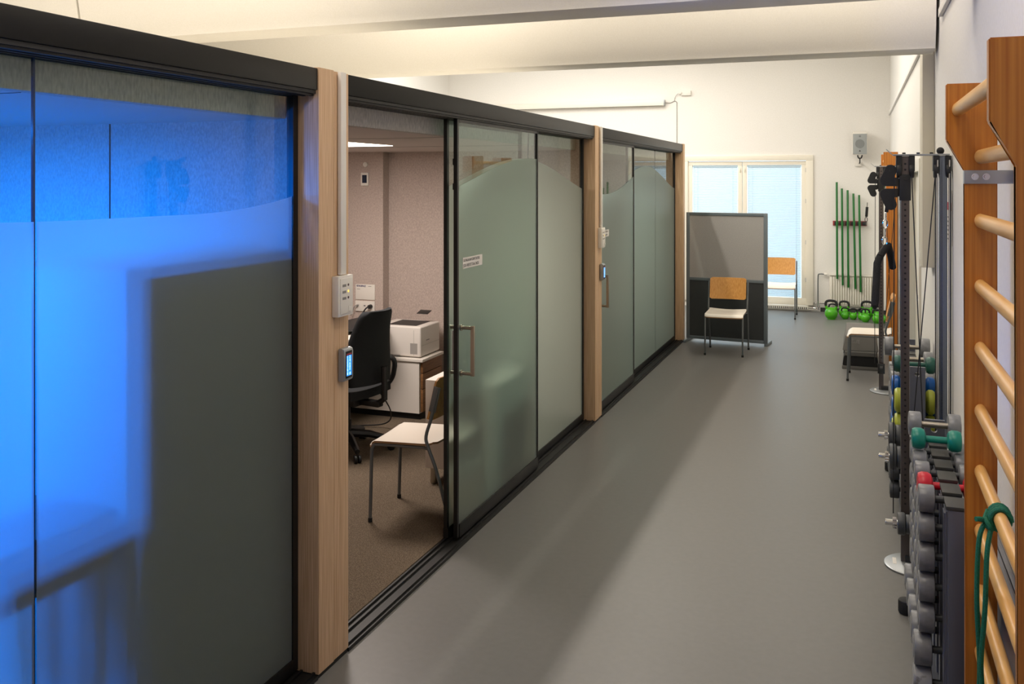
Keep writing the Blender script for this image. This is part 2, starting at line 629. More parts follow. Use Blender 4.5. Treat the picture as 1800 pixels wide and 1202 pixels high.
# ------------------------------------------------------------------ ceiling beams (rounded fabric soffits)
def beam(name, y, x0, x1):
    prof = [(0.0, 3.35), (-.05, 3.3), (-.075, 3.1), (-.07, 2.9), (-.045, 2.76), (-.012, 2.69), (0, 2.668), (0.004, 2.655), (.03, 2.65), (.23, 2.65), (.25, 2.665), (.25, 3.35)]
    mb = MB()
    mb.prism([(x0, y + a, b) for a, b in prof], (x1 - x0, 0, 0))
    return mb
struct(beam('a', 5.8, LX + .01, .418).build('trim_4', 'beam', angle=50))
struct(beam('b', 3.92, -3.925, .40).build('trim_5', 'beam', angle=50))
struct(beam('c', 3.92, LX + .01, -3.94).build('trim_6', 'beam', angle=50))
mb = MB()
for x in (-5.5, -3.0, -.4):
    for y in (4.04, 5.92):
        mb.cyl((x, y, 3.34), (x, y, CZ), .008)
struct(mb.build('trim_7', 'zinc'))

# ------------------------------------------------------------------ meeting pods
XF = -1.92        # face of the posts
PH = 2.327        # pod height
CH = 2.14         # inner ceiling height
XB = -4.35        # inner back face


def post(y0, y1, label, split=True):
    t = thing('wooden_post', label, 'post', (XF, y0, 0), group=None)
    wdt = y1 - y0
    if split:
        h = wdt * .5
        B('board', 'ash', t, -.115, 0, 0, h - .003, .018, PH + .004, bev=.0025)
        B('board', 'ash', t, -.112, -.003, h + .003, wdt, .018, PH + .001, bev=.0025)
    else:
        B('board', 'ash', t, -.115, 0, 0, wdt, .018, PH + .004, bev=.0025)
    B('plinth', 'gasket', t, -.11, -.006, .004, wdt - .004, 0, .018)
    return t


P1 = post(3.05, 3.274, 'pale wooden post between blue pod and open office pod')
P2 = post(7.02, 7.23, 'pale wooden post between the open office pod and farthest pod')
P3 = post(10.92, 11.04, 'pale wooden end post beside the grey screen', split=False)


def wavefn(kind, y):
    if kind == 1:
        return 1.79 + .055 * max(0, (y - 2.45) / .6) ** 2 + .02 * max(0, (2.0 - y) / .6) ** 2
    if kind == 2:
        return 1.915 + .125 * math.cos(2 * PI * (y - 5.63) / 3.77)
    return 1.915 + .13 * math.cos(2 * PI * (y - 9.35) / 3.77)


def film(kind, xa, xb, y0, y1, z0, parent, name='frost_film'):
    poly = [(xa, y0, z0)]
    n = 28
    top = [(xa, y0 + (y1 - y0) * i / n, wavefn(kind, y0 + (y1 - y0) * i / n)) for i in range(n + 1)]
    mb = MB()
    # strip of quads so that the pane stays convex piecewise
    a = [mb.bm.verts.new(p) for p in top]
    b = [mb.bm.verts.new((xa, p[1], z0)) for p in top]
    a2 = [mb.bm.verts.new((xb, p[1], p[2])) for p in top]
    b2 = [mb.bm.verts.new((xb, p[1], z0)) for p in top]
    fs = []
    for i in range(n):
        fs += [mb.bm.faces.new((b[i], b[i + 1], a[i + 1], a[i])), mb.bm.faces.new((b2[i + 1], b2[i], a2[i], a2[i + 1])),
               mb.bm.faces.new((a[i], a[i + 1], a2[i + 1], a2[i])), mb.bm.faces.new((b[i + 1], b[i], b2[i], b2[i + 1]))]
    fs += [mb.bm.faces.new((b[0], a[0], a2[0], b2[0])), mb.bm.faces.new((a[n], b[n], b2[n], a2[n]))]
    mb._tag(fs)
    # the etched face looks into the corridor; the glued faces are clear
    for f in fs:
        f.material_index = 0 if all(abs(v.co.x - xb) < 1e-6 for v in f.verts) else 1
    return mb.build(name, ['frost', 'clear'], parent)


def pane(kind, parent, y0, y1, xg, z0=.07, z1=2.224):
    g = B('glass_pane', 'glass', parent, xg - .004, xg + .004, y0, y1, z0, z1)
    film(kind, xg + .0045, xg + .0075, y0, y1, z0, g)
    return g


def pod(kind, y0, y1, label, felt, seams, fixed0, carpet='carpet'):
    """y0,y1: clear front between posts; inner faces lie .05 further out"""
    t = thing('meeting_pod', label, 'pod', (0, 0, 0))
    iy0, iy1 = y0 - .055, y1 + .055
    B('side_wall', felt, t, XB - .05, -2.04, iy0 - .045, iy0, .02, 2.26)
    B('side_wall', felt, t, XB - .05, -2.04, iy1, iy1 + .045, .02, 2.26)
    B('back_wall', felt, t, XB - .05, XB, iy0, iy1, .02, 2.26)
    B('roof', 'podwhite', t, XB - .05, -2.10, iy0 - .045, iy1 + .045, 2.262, 2.30)
    B('ceiling_panel', 'podceil', t, XB, -2.136, iy0, iy1, CH, CH + .03)
    B('bulkhead', 'felt_grey', t, -2.135, -2.09, iy0 + .02, iy1 - .02, CH, 2.255, bev=.006)
    B('carpet', carpet, t, XB, -2.042, iy0, iy1, .002, .02)
    B('header_fascia', 'fascia', t, XF - .14, XF - .004, y0 + .001, y1 - .001, 2.243, PH, bev=.004)
    mb = MB()
    for xx in (XF - .13, XF - .10, XF - .065, XF - .03):
        mb.box(xx - .008, xx + .008, y0 + .002, y1 - .002, 2.222, 2.243)
    mb.box(XF - .14, XF - .012, y0 + .002, y1 - .002, 2.230, 2.2425)
    mb.build('header_track', 'track', t)
    mb = MB()
    mb.box(XF - .112, XF - .002, y0 + .001, y1 - .001, .0, .016)
    for xx in (XF - .104, XF - .075, XF - .02):
        mb.box(xx - .005, xx + .005, y0 + .001, y1 - .001, .016, .026)
    mb.build('floor_track', 'track', t)
    # fixed glass
    xg = XF - .105
    ys = [fixed0] + seams + [y1 - .03]
    for a, b in zip(ys, ys[1:]):
        pane(kind, t, a + .004, b - .004, xg)
    mb = MB()
    mb.box(xg - .014, xg + .014, fixed0, y1 - .002, .026, .075)
    mb.box(xg - .014, xg + .014, y1 - .035, y1 - .002, .075, 2.224)
    if kind != 1:
        mb.box(xg - .010, xg + .010, fixed0 - .004, fixed0 + .020, .075, 2.224)
    mb.build('fixed_frame', 'black', t)
    for s in seams:
        B('glass_joint', 'gasket' if kind != 1 else 'glassjoint', t, xg - .004, xg + .004, s - .003, s + .003, .075, 2.224)
    return t


M['glassjoint'] = mat('clear_joint_profile', (30, 50, 80), 0.15)
POD1 = pod(1, -.72, 3.05, 'nearest glass pod glowing blue inside', 'felt', [.6, 1.84], -.70)
POD2 = pod(2, 3.274, 7.02, 'middle glass pod with open door and office furniture inside', 'felt', [5.74], 4.44)
POD3 = pod(3, 7.23, 10.92, 'farthest glass pod with closed door beside grey screen', 'felt', [9.8], 8.52)
# protruding felt column in the office pod, and wall seams in the blue pod
B('felt_column', 'felt', POD2, XB, -3.76, 6.97, 7.074, .02, CH)
B('wall_seam', 'gasket', POD1, -2.985, -2.981, 3.101, 3.1045, .02, CH)
for yy in (.6, 1.9):
    B('ceiling_seam', 'gasket', POD1, XB, -2.136, yy - .002, yy + .002, CH - .0015, CH - .0002)
for yy in (4.7, 5.95):
    B('ceiling_seam', 'cabgrey', POD2, XB, -2.136, yy - .002, yy + .002, CH - .0015, CH - .0002)
# ceiling light panel of the office pod
B('light_panel', 'panelglow', POD2, -3.62, -3.0, 5.1, 5.7, CH - .004, CH - .0005)


def sliding_door(kind, y0, y1, label):
    t = thing('sliding_door', label, 'door', (0, 0, 0))
    xg = XF - .045
    pane(kind, t, y0 + .02, y1 - .012, xg, .10, 2.224)
    mb = MB()
    mb.box(xg - .011, xg + .011, y0, y0 + .022, .03, 2.224, bev=.002)
    mb.box(xg - .012, xg + .012, y1 - .016, y1, .03, 2.224, bev=.002)
    mb.box(xg - .015, xg + .015, y0 + .024, y1 - .016, .028, .10, bev=.002)
    mb.box(xg - .010, xg + .010, y0 + .024, y1 - .016, 2.205, 2.224)
    mb.build('door_frame', 'black', t)
    for sgn, nm in ((1, 'handle'), (-1, 'handle')):
        mb = MB()
        xo = xg + sgn * .075
        yh = y0 + .055 if sgn > 0 else y0 + .06
        mb.tube([(xg + sgn * .008, yh, 1.125), (xo, yh, 1.125)], .010, n=14)
        mb.tube([(xg + sgn * .008, yh, .885), (xo, yh, .885)], .010, n=14)
        mb.box(xo - .010, xo + .010, yh - .008, yh + .008, .873, 1.137, bev=.002)
        mb.cyl((xg + sgn * .008, yh, 1.125), (xg + sgn * .014, yh, 1.125), .017, n=18)
        mb.cyl((xg + sgn * .008, yh, .885), (xg + sgn * .014, yh, .885), .017, n=18)
        mb.build(nm, 'steel', t)
    # lock case on the door edge, seen through the glass
    B('lock_case', 'zinc', t, xg - .03, xg - .016, y0 + .026, y0 + .05, .90, 1.11, bev=.002)
    # sign
    mb = MB(); mb.box(xg + .0085, xg + .0105, y0 + .075, y0 + .345, 1.432, 1.49)
    sg = mb.build('door_sign', 'paper', t)
    text('lettering', 'SUOALALAN KUNTOUTUS', .021, 'ink', sg, (xg + .0108, y0 + .082, 1.468), FACE_PX, sx=.88)
    text('lettering', 'JOU-VERTETTAA 34/35', .023, 'ink', sg, (xg + .0108, y0 + .082, 1.440), FACE_PX, sx=.92)
    return t


D2 = sliding_door(2, 4.43, 5.735, 'open sliding glass door with steel handle, pushed aside on middle pod')
D3 = sliding_door(3, 7.235, 8.52, 'closed sliding glass door with steel handle on farthest pod')
# closing hooks seen through the open door's glass edge
mb = MB()
for zz in (1.87, 2.0):
    mb.box(XF - .075, XF - .062, 4.46, 4.50, zz - .02, zz + .015, bev=.003)
mb.build('catch', 'mblack', D2)


# ------------------------------------------------------------------ devices on the posts
def intercom(y, label):
    t = thing('control_panel', label, 'switch', (XF, y, 0))
    B('case', 'white', t, .0005, .03, 0, .112, 1.366, 1.525, bev=.003)
    B('cover', 'white', t, .029, .034, .012, .100, 1.376, 1.515, bev=.002)
    for i, zz in enumerate((1.487, 1.462, 1.437)):
        B('label_strip', 'inkgrey', t, .0341, .0345, .024, .052, zz - .005, zz + .005)
        mb = MB(); mb.cyl((.0335, .068, zz + .001), (.0352, .068, zz + .001), .005, n=14)
        mb.build('indicator', ('led_off', 'led_amber', 'led_off')[i], t)
    B('button', 'white', t, .034, .0365, .068, .092, 1.383, 1.405, bev=.002)
    return t


intercom(3.142, 'white control panel on the post nearest the camera')
intercom(7.10, 'white control panel on the post before farthest pod')


def conduit(y, label):
    mb = MB()
    mb.box(0, .016, 0, .04, 0, PH - 1.528, bev=.002)
    o = mb.build('cable_duct', 'white', loc=(XF + .0005, y, 1.528))
    return tag(o, label, 'cable cover')


conduit(3.185, 'white cable duct running up the post nearest the camera')
conduit(7.145, 'white cable duct running up the post before farthest pod')


def keypad(y, label):
    t = thing('access_keypad', label, 'keypad', (XF, y, 0))
    mb = MB()
    mb.prism([(.0005, 0, 1.105), (.022, .0, 1.105), (.028, .0, 1.115), (.028, .0, 1.225), (.022, 0, 1.235), (.0005, 0, 1.235)], (0, .072, 0), bev=.003)
    mb.build('case', 'zinc', t)
    B('face', 'gasket', t, .0285, .0295, .012, .060, 1.117, 1.224, bev=.0004)
    B('screen', 'keys', t, .0296, .0300, .017, .055, 1.126, 1.206)
    B('card_strip', 'inkred', t, .0296, .0300, .017, .055, 1.208, 1.214)
    for i, ch in enumerate('123456789*0#'):
        text('key', ch, .016, 'keyw', t, (.0304, .019 + (i % 2) * .018, 1.194 - (i // 2) * .0128), FACE_PX)
    return t


keypad(3.188, 'steel keypad with blue lit keys on the post nearest the camera')
keypad(7.155, 'steel keypad with blue lit keys on the post before farthest pod')

# ------------------------------------------------------------------ inside the blue pod
B_ = thing('tall_cabinet', 'tall grey cabinet behind frosted glass of the blue pod', 'cabinet', (-2.58, 2.21, .02))
B('body', 'cabgrey', B_, 0, .50, 0, .865, .0, 1.61, bev=.004)
B('door', 'cabgrey', B_, -.02, -.001, 0.005, .43, .05, 1.60, bev=.002)
B('door', 'cabgrey', B_, -.02, -.001, .435, .86, .05, 1.60, bev=.002)
tt = thing('side_table', 'dark narrow side table behind frosted glass of the blue pod', 'table', (-2.42, 1.72, .08))
B('table_top', 'mblack', tt, 0, .33, 0, .46, .82, .845, bev=.004)
B('apron', 'mblack', tt, .02, .32, .02, .45, .68, .819, bev=.004)
for (a, b) in ((.04, .04), (.29, .04), (.04, .42), (.29, .42)):
    mb = MB(); mb.cyl((a, b, -.06), (a, b, .82), .02); mb.build('leg', 'greytube', tt)

# ------------------------------------------------------------------ stacking chair
def make_chair(label, loc, rz, group='wooden-backed chairs'):
    """faces -Y; origin on the floor under the seat centre; 0.42 wide"""
    t = thing('stacking_chair', label, 'chair', loc, rz)
    # seat: slightly dished, rounded front edge
    W, D0, D1 = .205, -.235, .175

    def seat(u, v, s):
        x = (u * 2 - 1) * W
        y = D0 + (D1 - D0) * v
        z = .445 + .012 * (abs(u * 2 - 1) ** 2) * (.3 + .7 * v) + .012 * max(0, (v - .8) / .2) ** 2
        f = max(0, (.13 - v) / .13)
        z -= .028 * f ** 2
        y += .010 * f * f
        cx = abs(u * 2 - 1)
        if cx > .9:
            k = (cx - .9) / .1
            y += .018 * k * k * (1 if v < .5 else -1) * (abs(v - .5) * 2) ** 8
        return Vector((x, y, z - (.011 if s else 0)))
    mb = MB(); mb.grid(seat, 18, 18)
    so = mb.build('seat', ['seat', 'plyedge'], t, angle=50)
    for p in so.data.polygons:
        if abs(p.normal.z) < .35 and p.area < .0004:
            p.material_index = 1

    def back(u, v, s):
        a = (u * 2 - 1)
        x = a * .198
        y = .146 + .03 * (1 - a * a) - .03 + v * .052
        z = .575 + v * .235
        ee = abs(a)
        if ee > .93:
            k = (ee - .93) / .07
            z += (.014 * k * k) * (-1 if v > .5 else 1) * (abs(v - .5) * 2) ** 6
        return Vector((x, y + (.011 if s else 0), z))
    mb = MB(); mb.grid(back, 18, 10)
    mb.build('backrest', 'oak', t, angle=50)
    for sx in (-1, 1):
        x = sx * .200
        mb = MB()
        mb.tube([(x, -.215, .018), (x, -.205, .40), (x * .99, -.19, .432)], .0095, n=12)
        lg = mb.build('leg', 'greytube', t)
        mb = MB(); mb.cyl((x, -.215, 0), (x, -.2148, .022), .012, n=14); mb.build('foot_cap', 'rubber', lg)
        xb = sx * .212
        mb = MB()
        mb.tube([(xb, .262, .018), (xb, .185, .30), (xb, .132, .44), (xb, .120, .50), (xb, .150, .60), (xb, .192, .765)], .0095, n=12, smooth=4)
        lg = mb.build('leg', 'greytube', t)
        mb = MB(); mb.cyl((xb, .266, 0), (xb, .261, .022), .012, n=14); mb.build('foot_cap', 'rubber', lg)
        # flat plate holding the backrest
        mtx = Matrix.Translation((xb, .172, .70)) @ Matrix.Rotation(math.radians(-13), 4, 'X')
        mb = MB(); mb.box(-.004, .004, -.022, .018, -.07, .07, bev=.003, mtx=mtx)
        mb.build('back_bracket', 'greytube', t)
        # side rail under the seat
        mb = MB()
        mb.tube([(x * .99, -.19, .428), (x * .95, -.12, .428), (x * .95, .10, .430), (xb, .135, .43)], .008, n=10)
        mb.build('side_rail', 'greytube', t)
    return t


CH1 = make_chair('chair with wooden back standing against the grey screen', (-1.355, 10.41, 0), 0.0)
dup(CH1, (-1.005, 13.42, 0), math.radians(2), 'chair with wooden back in front of the blind window, half behind screen')
dup(CH1, (.135, 9.54, 0), math.radians(-92), 'chair with white seat standing over the step board near the kettlebells')
dup(CH1, (-2.315, 4.73, .02), math.radians(-90 + 4), 'chair with white seat inside the open office pod')

# ------------------------------------------------------------------ mobile screen
ang = math.radians(-6.1)
s = thing('room_divider', 'grey framed divider screen with fabric top behind a chair', 'screen', (-1.902, 11.06, 0), ang)
SWD, SH = .945, 1.522
mb = MB()
mb.box(0, .04, -.02, .02, .03, SH, bev=.003)
mb.box(SWD - .04, SWD, -.02, .02, .03, SH, bev=.003)
mb.box(.04, SWD - .04, -.02, .02, SH - .035, SH, bev=.003)
mb.box(.04, SWD - .04, -.02, .02, .03, .065, bev=.003)
mb.box(.04, SWD - .04, -.018, .018, .72, .755, bev=.003)
mb.build('frame', 'screen_frame', s)
B('fabric_panel', 'screen_cloth', s, .04, SWD - .04, -.012, .012, .755, SH - .035)
B('lower_panel', 'screen_dark', s, .04, SWD - .04, -.01, .01, .065, .72)
B('foot', 'screen_frame', s, .002, .034, -.17, .24, .0, .03, bev=.004)
B('foot', 'screen_frame', s, SWD - .035, SWD, -.02, .26, .0, .03, bev=.004)

# ------------------------------------------------------------------ office pod furniture
# desk along the back wall of the pod
t = thing('office_desk', 'white office desk behind the black swivel chair', 'desk', (-4.33, 5.05, .02))
B('desk_top', 'deskwhite', t, 0, .86, 0, 1.49, .695, .72, bev=.003)
for (x, y) in ((.08, .08), (.78, .08), (.08, 1.41)):
    mb = MB(); mb.box(x - .025, x + .025, y - .025, y + .025, 0, .695, bev=.003); mb.build('leg', 'greytube', t)
B('modesty_panel', 'deskwhite', t, 0.03, .05, .15, 1.35, .35, .69)

# laptop
t = thing('laptop', 'black laptop lying open flat on the office desk', 'laptop', (-3.90, 6.18, .741), math.radians(-58))
B('base', 'mblack', t, -.26, .26, -.18, .18, 0, .018, bev=.003)
mb = MB(); mb.box(-.26, .26, 0, .34, 0, .012, bev=.003, mtx=Matrix.Translation((0, .18, .014)) @ Matrix.Rotation(math.radians(12), 4, 'X'))
mb.build('lid', 'mblack', t)
t = tag(B('desk_mat', 'rubber', None, -4.2, -3.53, 5.35, 5.80, .7405, .7445, bev=.001), 'black mat on the front of the office desk', 'mat')

# cabinet under the printer
t = thing('drawer_cabinet', 'low white cabinet with brown drawers under the printer', 'cabinet', (-4.0, 6.56, .02))
B('body', 'deskwhite', t, 0, .78, 0, .38, .05, .455)
B('plinth', 'gasket', t, .02, .78, .02, .38, 0, .05)
B('cabinet_top', 'deskwhite', t, -.01, .815, -.012, .385, .455, .478, bev=.004)
for i, (a, b) in enumerate(((.06, .235), (.24, .36), (.365, .45))):
    B('drawer', 'woodfront', t, .783, .803, .02, .375, a, b, bev=.002)

# printer
t = thing('printer', 'white laser printer on the low cabinet in office pod', 'printer', (-3.62, 6.585, .499))
mb = MB()
mb.box(0, .40, 0, .36, .008, .245, bev=.018, seg=3)
mb.build('body', 'printer', t)
B('base', 'printgrey', t, .02, .38, .02, .34, 0, .008)
mb = MB()
mb.prism([(.09, .05, .2455), (.34, .05, .2455), (.34, .30, .2465), (.09, .30, .2465)], (0, 0, .002))
mb.build('output_tray', 'printdark', t)
mb = MB(); mb.box(.26, .36, .22, .30, 0, .004, bev=.001, mtx=Matrix.Translation((0, 0, .262)) @ Matrix.Rotation(.25, 4, 'X'))
mb.build('flap', 'printdark', t)
B('vent', 'printgrey', t, .31, .372, -.0015, .001, .03, .115)
B('tray_grip', 'printgrey', t, .13, .22, -.003, .001, .012, .02)
mb = MB()
mb.box(.4002, .4012, .02, .345, .095, .0965)
mb.box(.34, .342, -.001, .0005, .02, .22)
mb.build('seam', 'printgrey', t)
B('badge', 'inkgrey', t, .4002, .401, .10, .16, .125, .132)

# white pedestal behind the visitor chair
t = thing('pedestal', 'white box pedestal on metal feet behind the visitor chair', 'cabinet', (-2.51, 5.20, .02))
B('body', 'deskwhite', t, 0, .36, 0, .5, .10, .645, bev=.004)
for (x, y) in ((.04, .04), (.32, .04), (.04, .46), (.32, .46)):
    mb = MB(); mb.cyl((x, y, 0), (x, y, .10), .022); mb.build('foot', 'steel', t)


# office chair
def office_chair(loc, rz):
    t = thing('swivel_chair', 'black upholstered office swivel chair at the desk', 'chair', loc, rz)
    # faces +Y in local space; back at -Y

    def back(u, v, s):
        a = u * 2 - 1
        wv = .235 - .075 * max(0, (v - .35) / .65) ** 1.3 - .02 * max(0, (.2 - v) / .2)
        if v > .94:
            wv -= .02 * ((v - .94) / .06) ** 2
        z = .50 + v * .50
        y = -.24 - .06 * v + .04 * math.sin(v * PI) + .045 * a * a
        th = .045 * (1 - .5 * abs(a) ** 3)
        return Vector((a * wv, y + (-th if s else 0), z))
    mb = MB(); mb.grid(back, 16, 18)
    mb.build('backrest', 'chairfab', t, angle=70)

    def seat(u, v, s):
        a = u * 2 - 1
        r = 1 - .10 * (abs(2 * v - 1)) ** 4
        x = a * .24 * r
        y = -.22 + .46 * v
        z = .46 + .012 * a * a - .03 * max(0, (v - .8) / .2) ** 2
        return Vector((x, y, z - (.06 if s else 0)))
    mb = MB(); mb.grid(seat, 14, 14)
    mb.build('seat', 'chairfab', t, angle=70)
    mb = MB(); mb.box(-.09, .09, -.14, .12, .33, .40, bev=.02); mb.box(-.03, .03, -.30, -.1, .34, .38, bev=.01)
    mb.tube([(0, -.27, .36), (0, -.33, .40), (0, -.33, .62)], .022, n=10)
    mb.build('mechanism', 'chairplast', t)
    for sx in (-1, 1):
        mb = MB()
        x = sx * .27
        mb.tube([(sx * .2, -.12, .42), (x, -.16, .44), (x + sx * .01, -.20, .52), (x + sx * .012, -.18, .62), (x + sx * .012, .06, .635), (x + sx * .01, .09, .58), (x, .05, .45), (sx * .2, .02, .41)], .018, n=10, smooth=5)
        mb.build('armrest', 'chairplast', t)
    mb = MB(); mb.cyl((0, 0, .10), (0, 0, .33), .028); mb.cyl((0, 0, .09), (0, 0, .22), .036)
    mb.build('gas_column', 'chairplast', t)
    mb = MB()
    for k in range(5):
        a = 2 * PI * k / 5 + .3
        c, sn = math.cos(a), math.sin(a)
        mb.tube([(c * .02, sn * .02, .125), (c * .16, sn * .16, .115), (c * .31, sn * .31, .075)], [.032, .026, .018], n=8)
    mb.build('star_base', 'chairplast', t)
    for k in range(5):
        a = 2 * PI * k / 5 + .3
        c, sn = math.cos(a), math.sin(a)
        mb = MB()
        px, py = c * .31, sn * .31
        for dd in (-.014, .014):
            mb.cyl((px - sn * (dd - .009), py + c * (dd - .009), .027), (px - sn * (dd + .009), py + c * (dd + .009), .027), .027, n=16, bev=.004)
        mb.cyl((px, py, .03), (px, py, .085), .008, n=8)
        mb.build('caster', 'chairplast', t)
    return t


office_chair((-3.33, 5.64, .02), math.radians(81))

# things on the felt column
t = thing('thermostat', 'small white thermostat with dark screen on felt wall', 'thermostat', (-3.93, 6.968, 1.91))
B('case', 'white', t, -.036, .036, -.012, 0, -.056, .056, bev=.003)
B('display', 'lcd', t, -.022, .022, -.0135, -.0115, -.032, .036)
mb = MB(); mb.cyl((0, 0, 0), (0, -.014, 0), .021, n=24, bev=.003); mb.cyl((0, -.014, 0), (0, -.016, 0), .010, n=18)
tag(mb.build('temperature_sensor', 'white', loc=(-3.925, 6.969, 2.035)), 'small round white sensor above the thermostat', 'sensor')

t = thing('information_sign', 'white card reading VETROSPACE above the wall sockets', 'sign', (-4.02, 6.969, .885))
B('card', 'white', t, 0, .185, -.006, 0, 0, .13, bev=.001)
text('lettering', 'VETROSPACE', .020, 'inkblue', t, (.008, -.0065, .108), FACE_NY, sx=.75, bold=.0006)
B('text_line', 'inkgrey', t, .122, .152, -.0067, -.006, .112, .116)
B('text_line', 'inkgrey', t, .014, .044, -.0067, -.006, .086, .090)
t = thing('wall_socket', 'white triple socket panel with cables plugged in', 'socket', (-4.02, 6.969, .785))
B('plate', 'white', t, 0, .185, -.012, 0, 0, .088, bev=.002)
mb = MB()
for xx in (.03, .092, .15):
    mb.cyl((xx, -.012, .045), (xx, -.0135, .045), .022, n=24)
mb.build('outlet', 'paper', t)
B('outlet_holes', 'ink', t, .084, .10, -.0145, -.0135, .045, .053)
mb = MB()
mb.cyl((.15, -.013, .045), (.15, -.045, .045), .019, r2=.016, n=18)
mb.tube([(.15, -.04, .045), (.13, -.055, .035), (.105, -.06, .0), (.098, -.07, -.03)], .006, n=8, smooth=4)
tag(mb.build('power_plug', 'cable', loc=(-4.02, 6.969, .785)), 'black plug and cable in the right socket', 'plug')
mb = MB()
mb.box(.02, .034, -.035, -.0125, .046, .056)
mb.tube([(.027, -.03, .051), (.01, -.045, .04), (-.012, -.05, -.02), (-.016, -.06, -.032)], .004, n=8, smooth=4)
tag(mb.build('data_plug', 'inkgrey', loc=(-4.02, 6.969, .785)), 'grey thin cable plugged in the left socket', 'cable')
mb = MB()
mb.tube([(-3.30, 6.0, .40), (-3.24, 6.12, .20), (-3.35, 6.25, .06), (-3.6, 6.2, .03), (-3.8, 6.0, .03)], .005, n=8, smooth=6)
tag(mb.build('floor_cable', 'cable'), 'black cable hanging beside the swivel chair to the carpet', 'cable')

# ------------------------------------------------------------------ wall bars
def wall_bars(label, loc):
    """origin: floor, wall plane side, near upright's near face; extends +Y"""
    t = thing('wall_bars', label, 'wall bars', loc)
    span = 1.0
    xL, xT, xR = .3025 - WX, .250 - WX, .388 - WX
    for y in (0, span - .035):
        mb = MB()
        mb.prism([(xL, y, .0), (xR, y, 0), (xR, y, 2.19), (xT, y, 2.19), (xT, y, 2.02), (xL, y, 1.93)], (0, .035, 0), bev=.003)
        mb.build('upright', 'pine', t)
        # bracket bolted to the wall
        if y == 0:
            continue
        mb = MB()
        yb = y - .004
        mb.box(xL - .003, -.003, yb - .001, yb + .003, 1.89, 1.93, bev=.001)
        mb.box(xL - .004, xL - .001, yb, yb + .032, 1.89, 1.93)
        mb.box(-.004, -.001, yb - .045, yb + .003, 1.888, 1.932)
        bk = mb.build('bracket', 'zinc', t)
        for xx in (xL + .025, xL + .055):
            mb = MB()
            mb.cyl((xx, yb - .001, 1.911), (xx, yb - .003, 1.911), .010, n=18)
            mb.cyl((xx, yb - .003, 1.911), (xx, yb - .009, 1.911), .0065, n=6)
            mb.build('bolt', 'chrome', bk)
    zs = [1.97, 1.78, 1.585, 1.40, 1.215, 1.035, .86, .68, .50, .32, .14]
    rr = [(xT + .032, 2.112)] + [(xL + .040, z) for z in zs]
    for x, z in rr:
        mb = MB()
        n = 16
        prof = []
        ring = [[], []]
        for k, yy in enumerate((.034, span - .034)):
            for i in range(n):
                a = 2 * PI * i / n
                ring[k].append(mb.bm.verts.new((x + .0165 * math.cos(a), yy, z + .0215 * math.sin(a))))
        fs = [mb.bm.faces.new((ring[0][i], ring[0][(i + 1) % n], ring[1][(i + 1) % n], ring[1][i])) for i in range(n)]
        fs += [mb.bm.faces.new(ring[0]), mb.bm.faces.new(list(reversed(ring[1])))]
        mb._tag(fs)
        mb.build('rung', 'rung', t)
    return t


WB = wall_bars('orange pine wall bars nearest the camera on right wall', (WX, 2.10, 0))
dup(WB, (WX, 10.2, 0), 0, 'orange pine wall bars at the far end behind the cable machine')

# green rope tied on the seventh-lowest rung
yk, xk, zk = 2.66, .3425, 1.035
mb = MB()
mb.mi = 0
pts = []
for i in range(46):
    a = 2 * PI * i / 15
    pts.append((xk + .0235 * math.cos(a), yk - .02 + i * .0011, zk + .0290 * math.sin(a)))
mb.tube(pts, .0062, n=8)
mb.tube([(xk - .025, yk + .02, zk + .012), (xk - .035, yk, zk - .012), (xk - .022, yk - .02, zk - .024), (xk - .034, yk - .01, zk - .004), (xk - .02, yk + .02, zk - .02)], .0066, n=8, smooth=5)
mb.tube([(xk - .025, yk, zk - .02), (xk - .042, yk - .01, zk - .005), (xk - .058, yk - .02, zk - .002)], .0066, n=8, smooth=3)
mb.build_main = None
rope = mb.build('knotted_rope', 'rope')
tag(rope, 'green rope knotted round a rung of the nearest wall bars', 'rope')
mb = MB()
mb.tube([(xk - .030, yk, zk - .01), (xk - .050, yk - .02, zk - .05), (xk - .057, yk - .03, zk - .20), (xk - .050, yk - .03, zk - .38), (xk - .056, yk - .03, zk - .50), (xk - .045, yk - .03, zk - .62), (xk - .062, yk - .05, zk - .74), (xk - .085, yk - .07, zk - .84), (xk - .10, yk - .09, zk - .98)], .0062, n=8, smooth=6)
mb.tube([(xk - .022, yk - .015, zk - .02), (xk - .034, yk - .035, zk - .08), (xk - .040, yk - .045, zk - .22), (xk - .049, yk - .045, zk - .36), (xk - .044, yk - .05, zk - .48), (xk - .052, yk - .045, zk - .62), (xk - .040, yk - .03, zk - .78), (xk - .036, yk - .03, zk - .9), (xk - .05, yk - .03, zk - .99)], .0062, n=8, smooth=6)
o = mb.build('strand', 'rope')
o.parent = rope

# grey mat standing behind the wall bars
t = thing('exercise_mat', 'grey folded mat standing behind the nearest wall bars', 'mat', (.400, 2.25, 0))
for k in range(2):
    B('layer', 'matgrey', t, k * .017, k * .017 + .016, 0, 1.2, .0, .74, bev=.006)

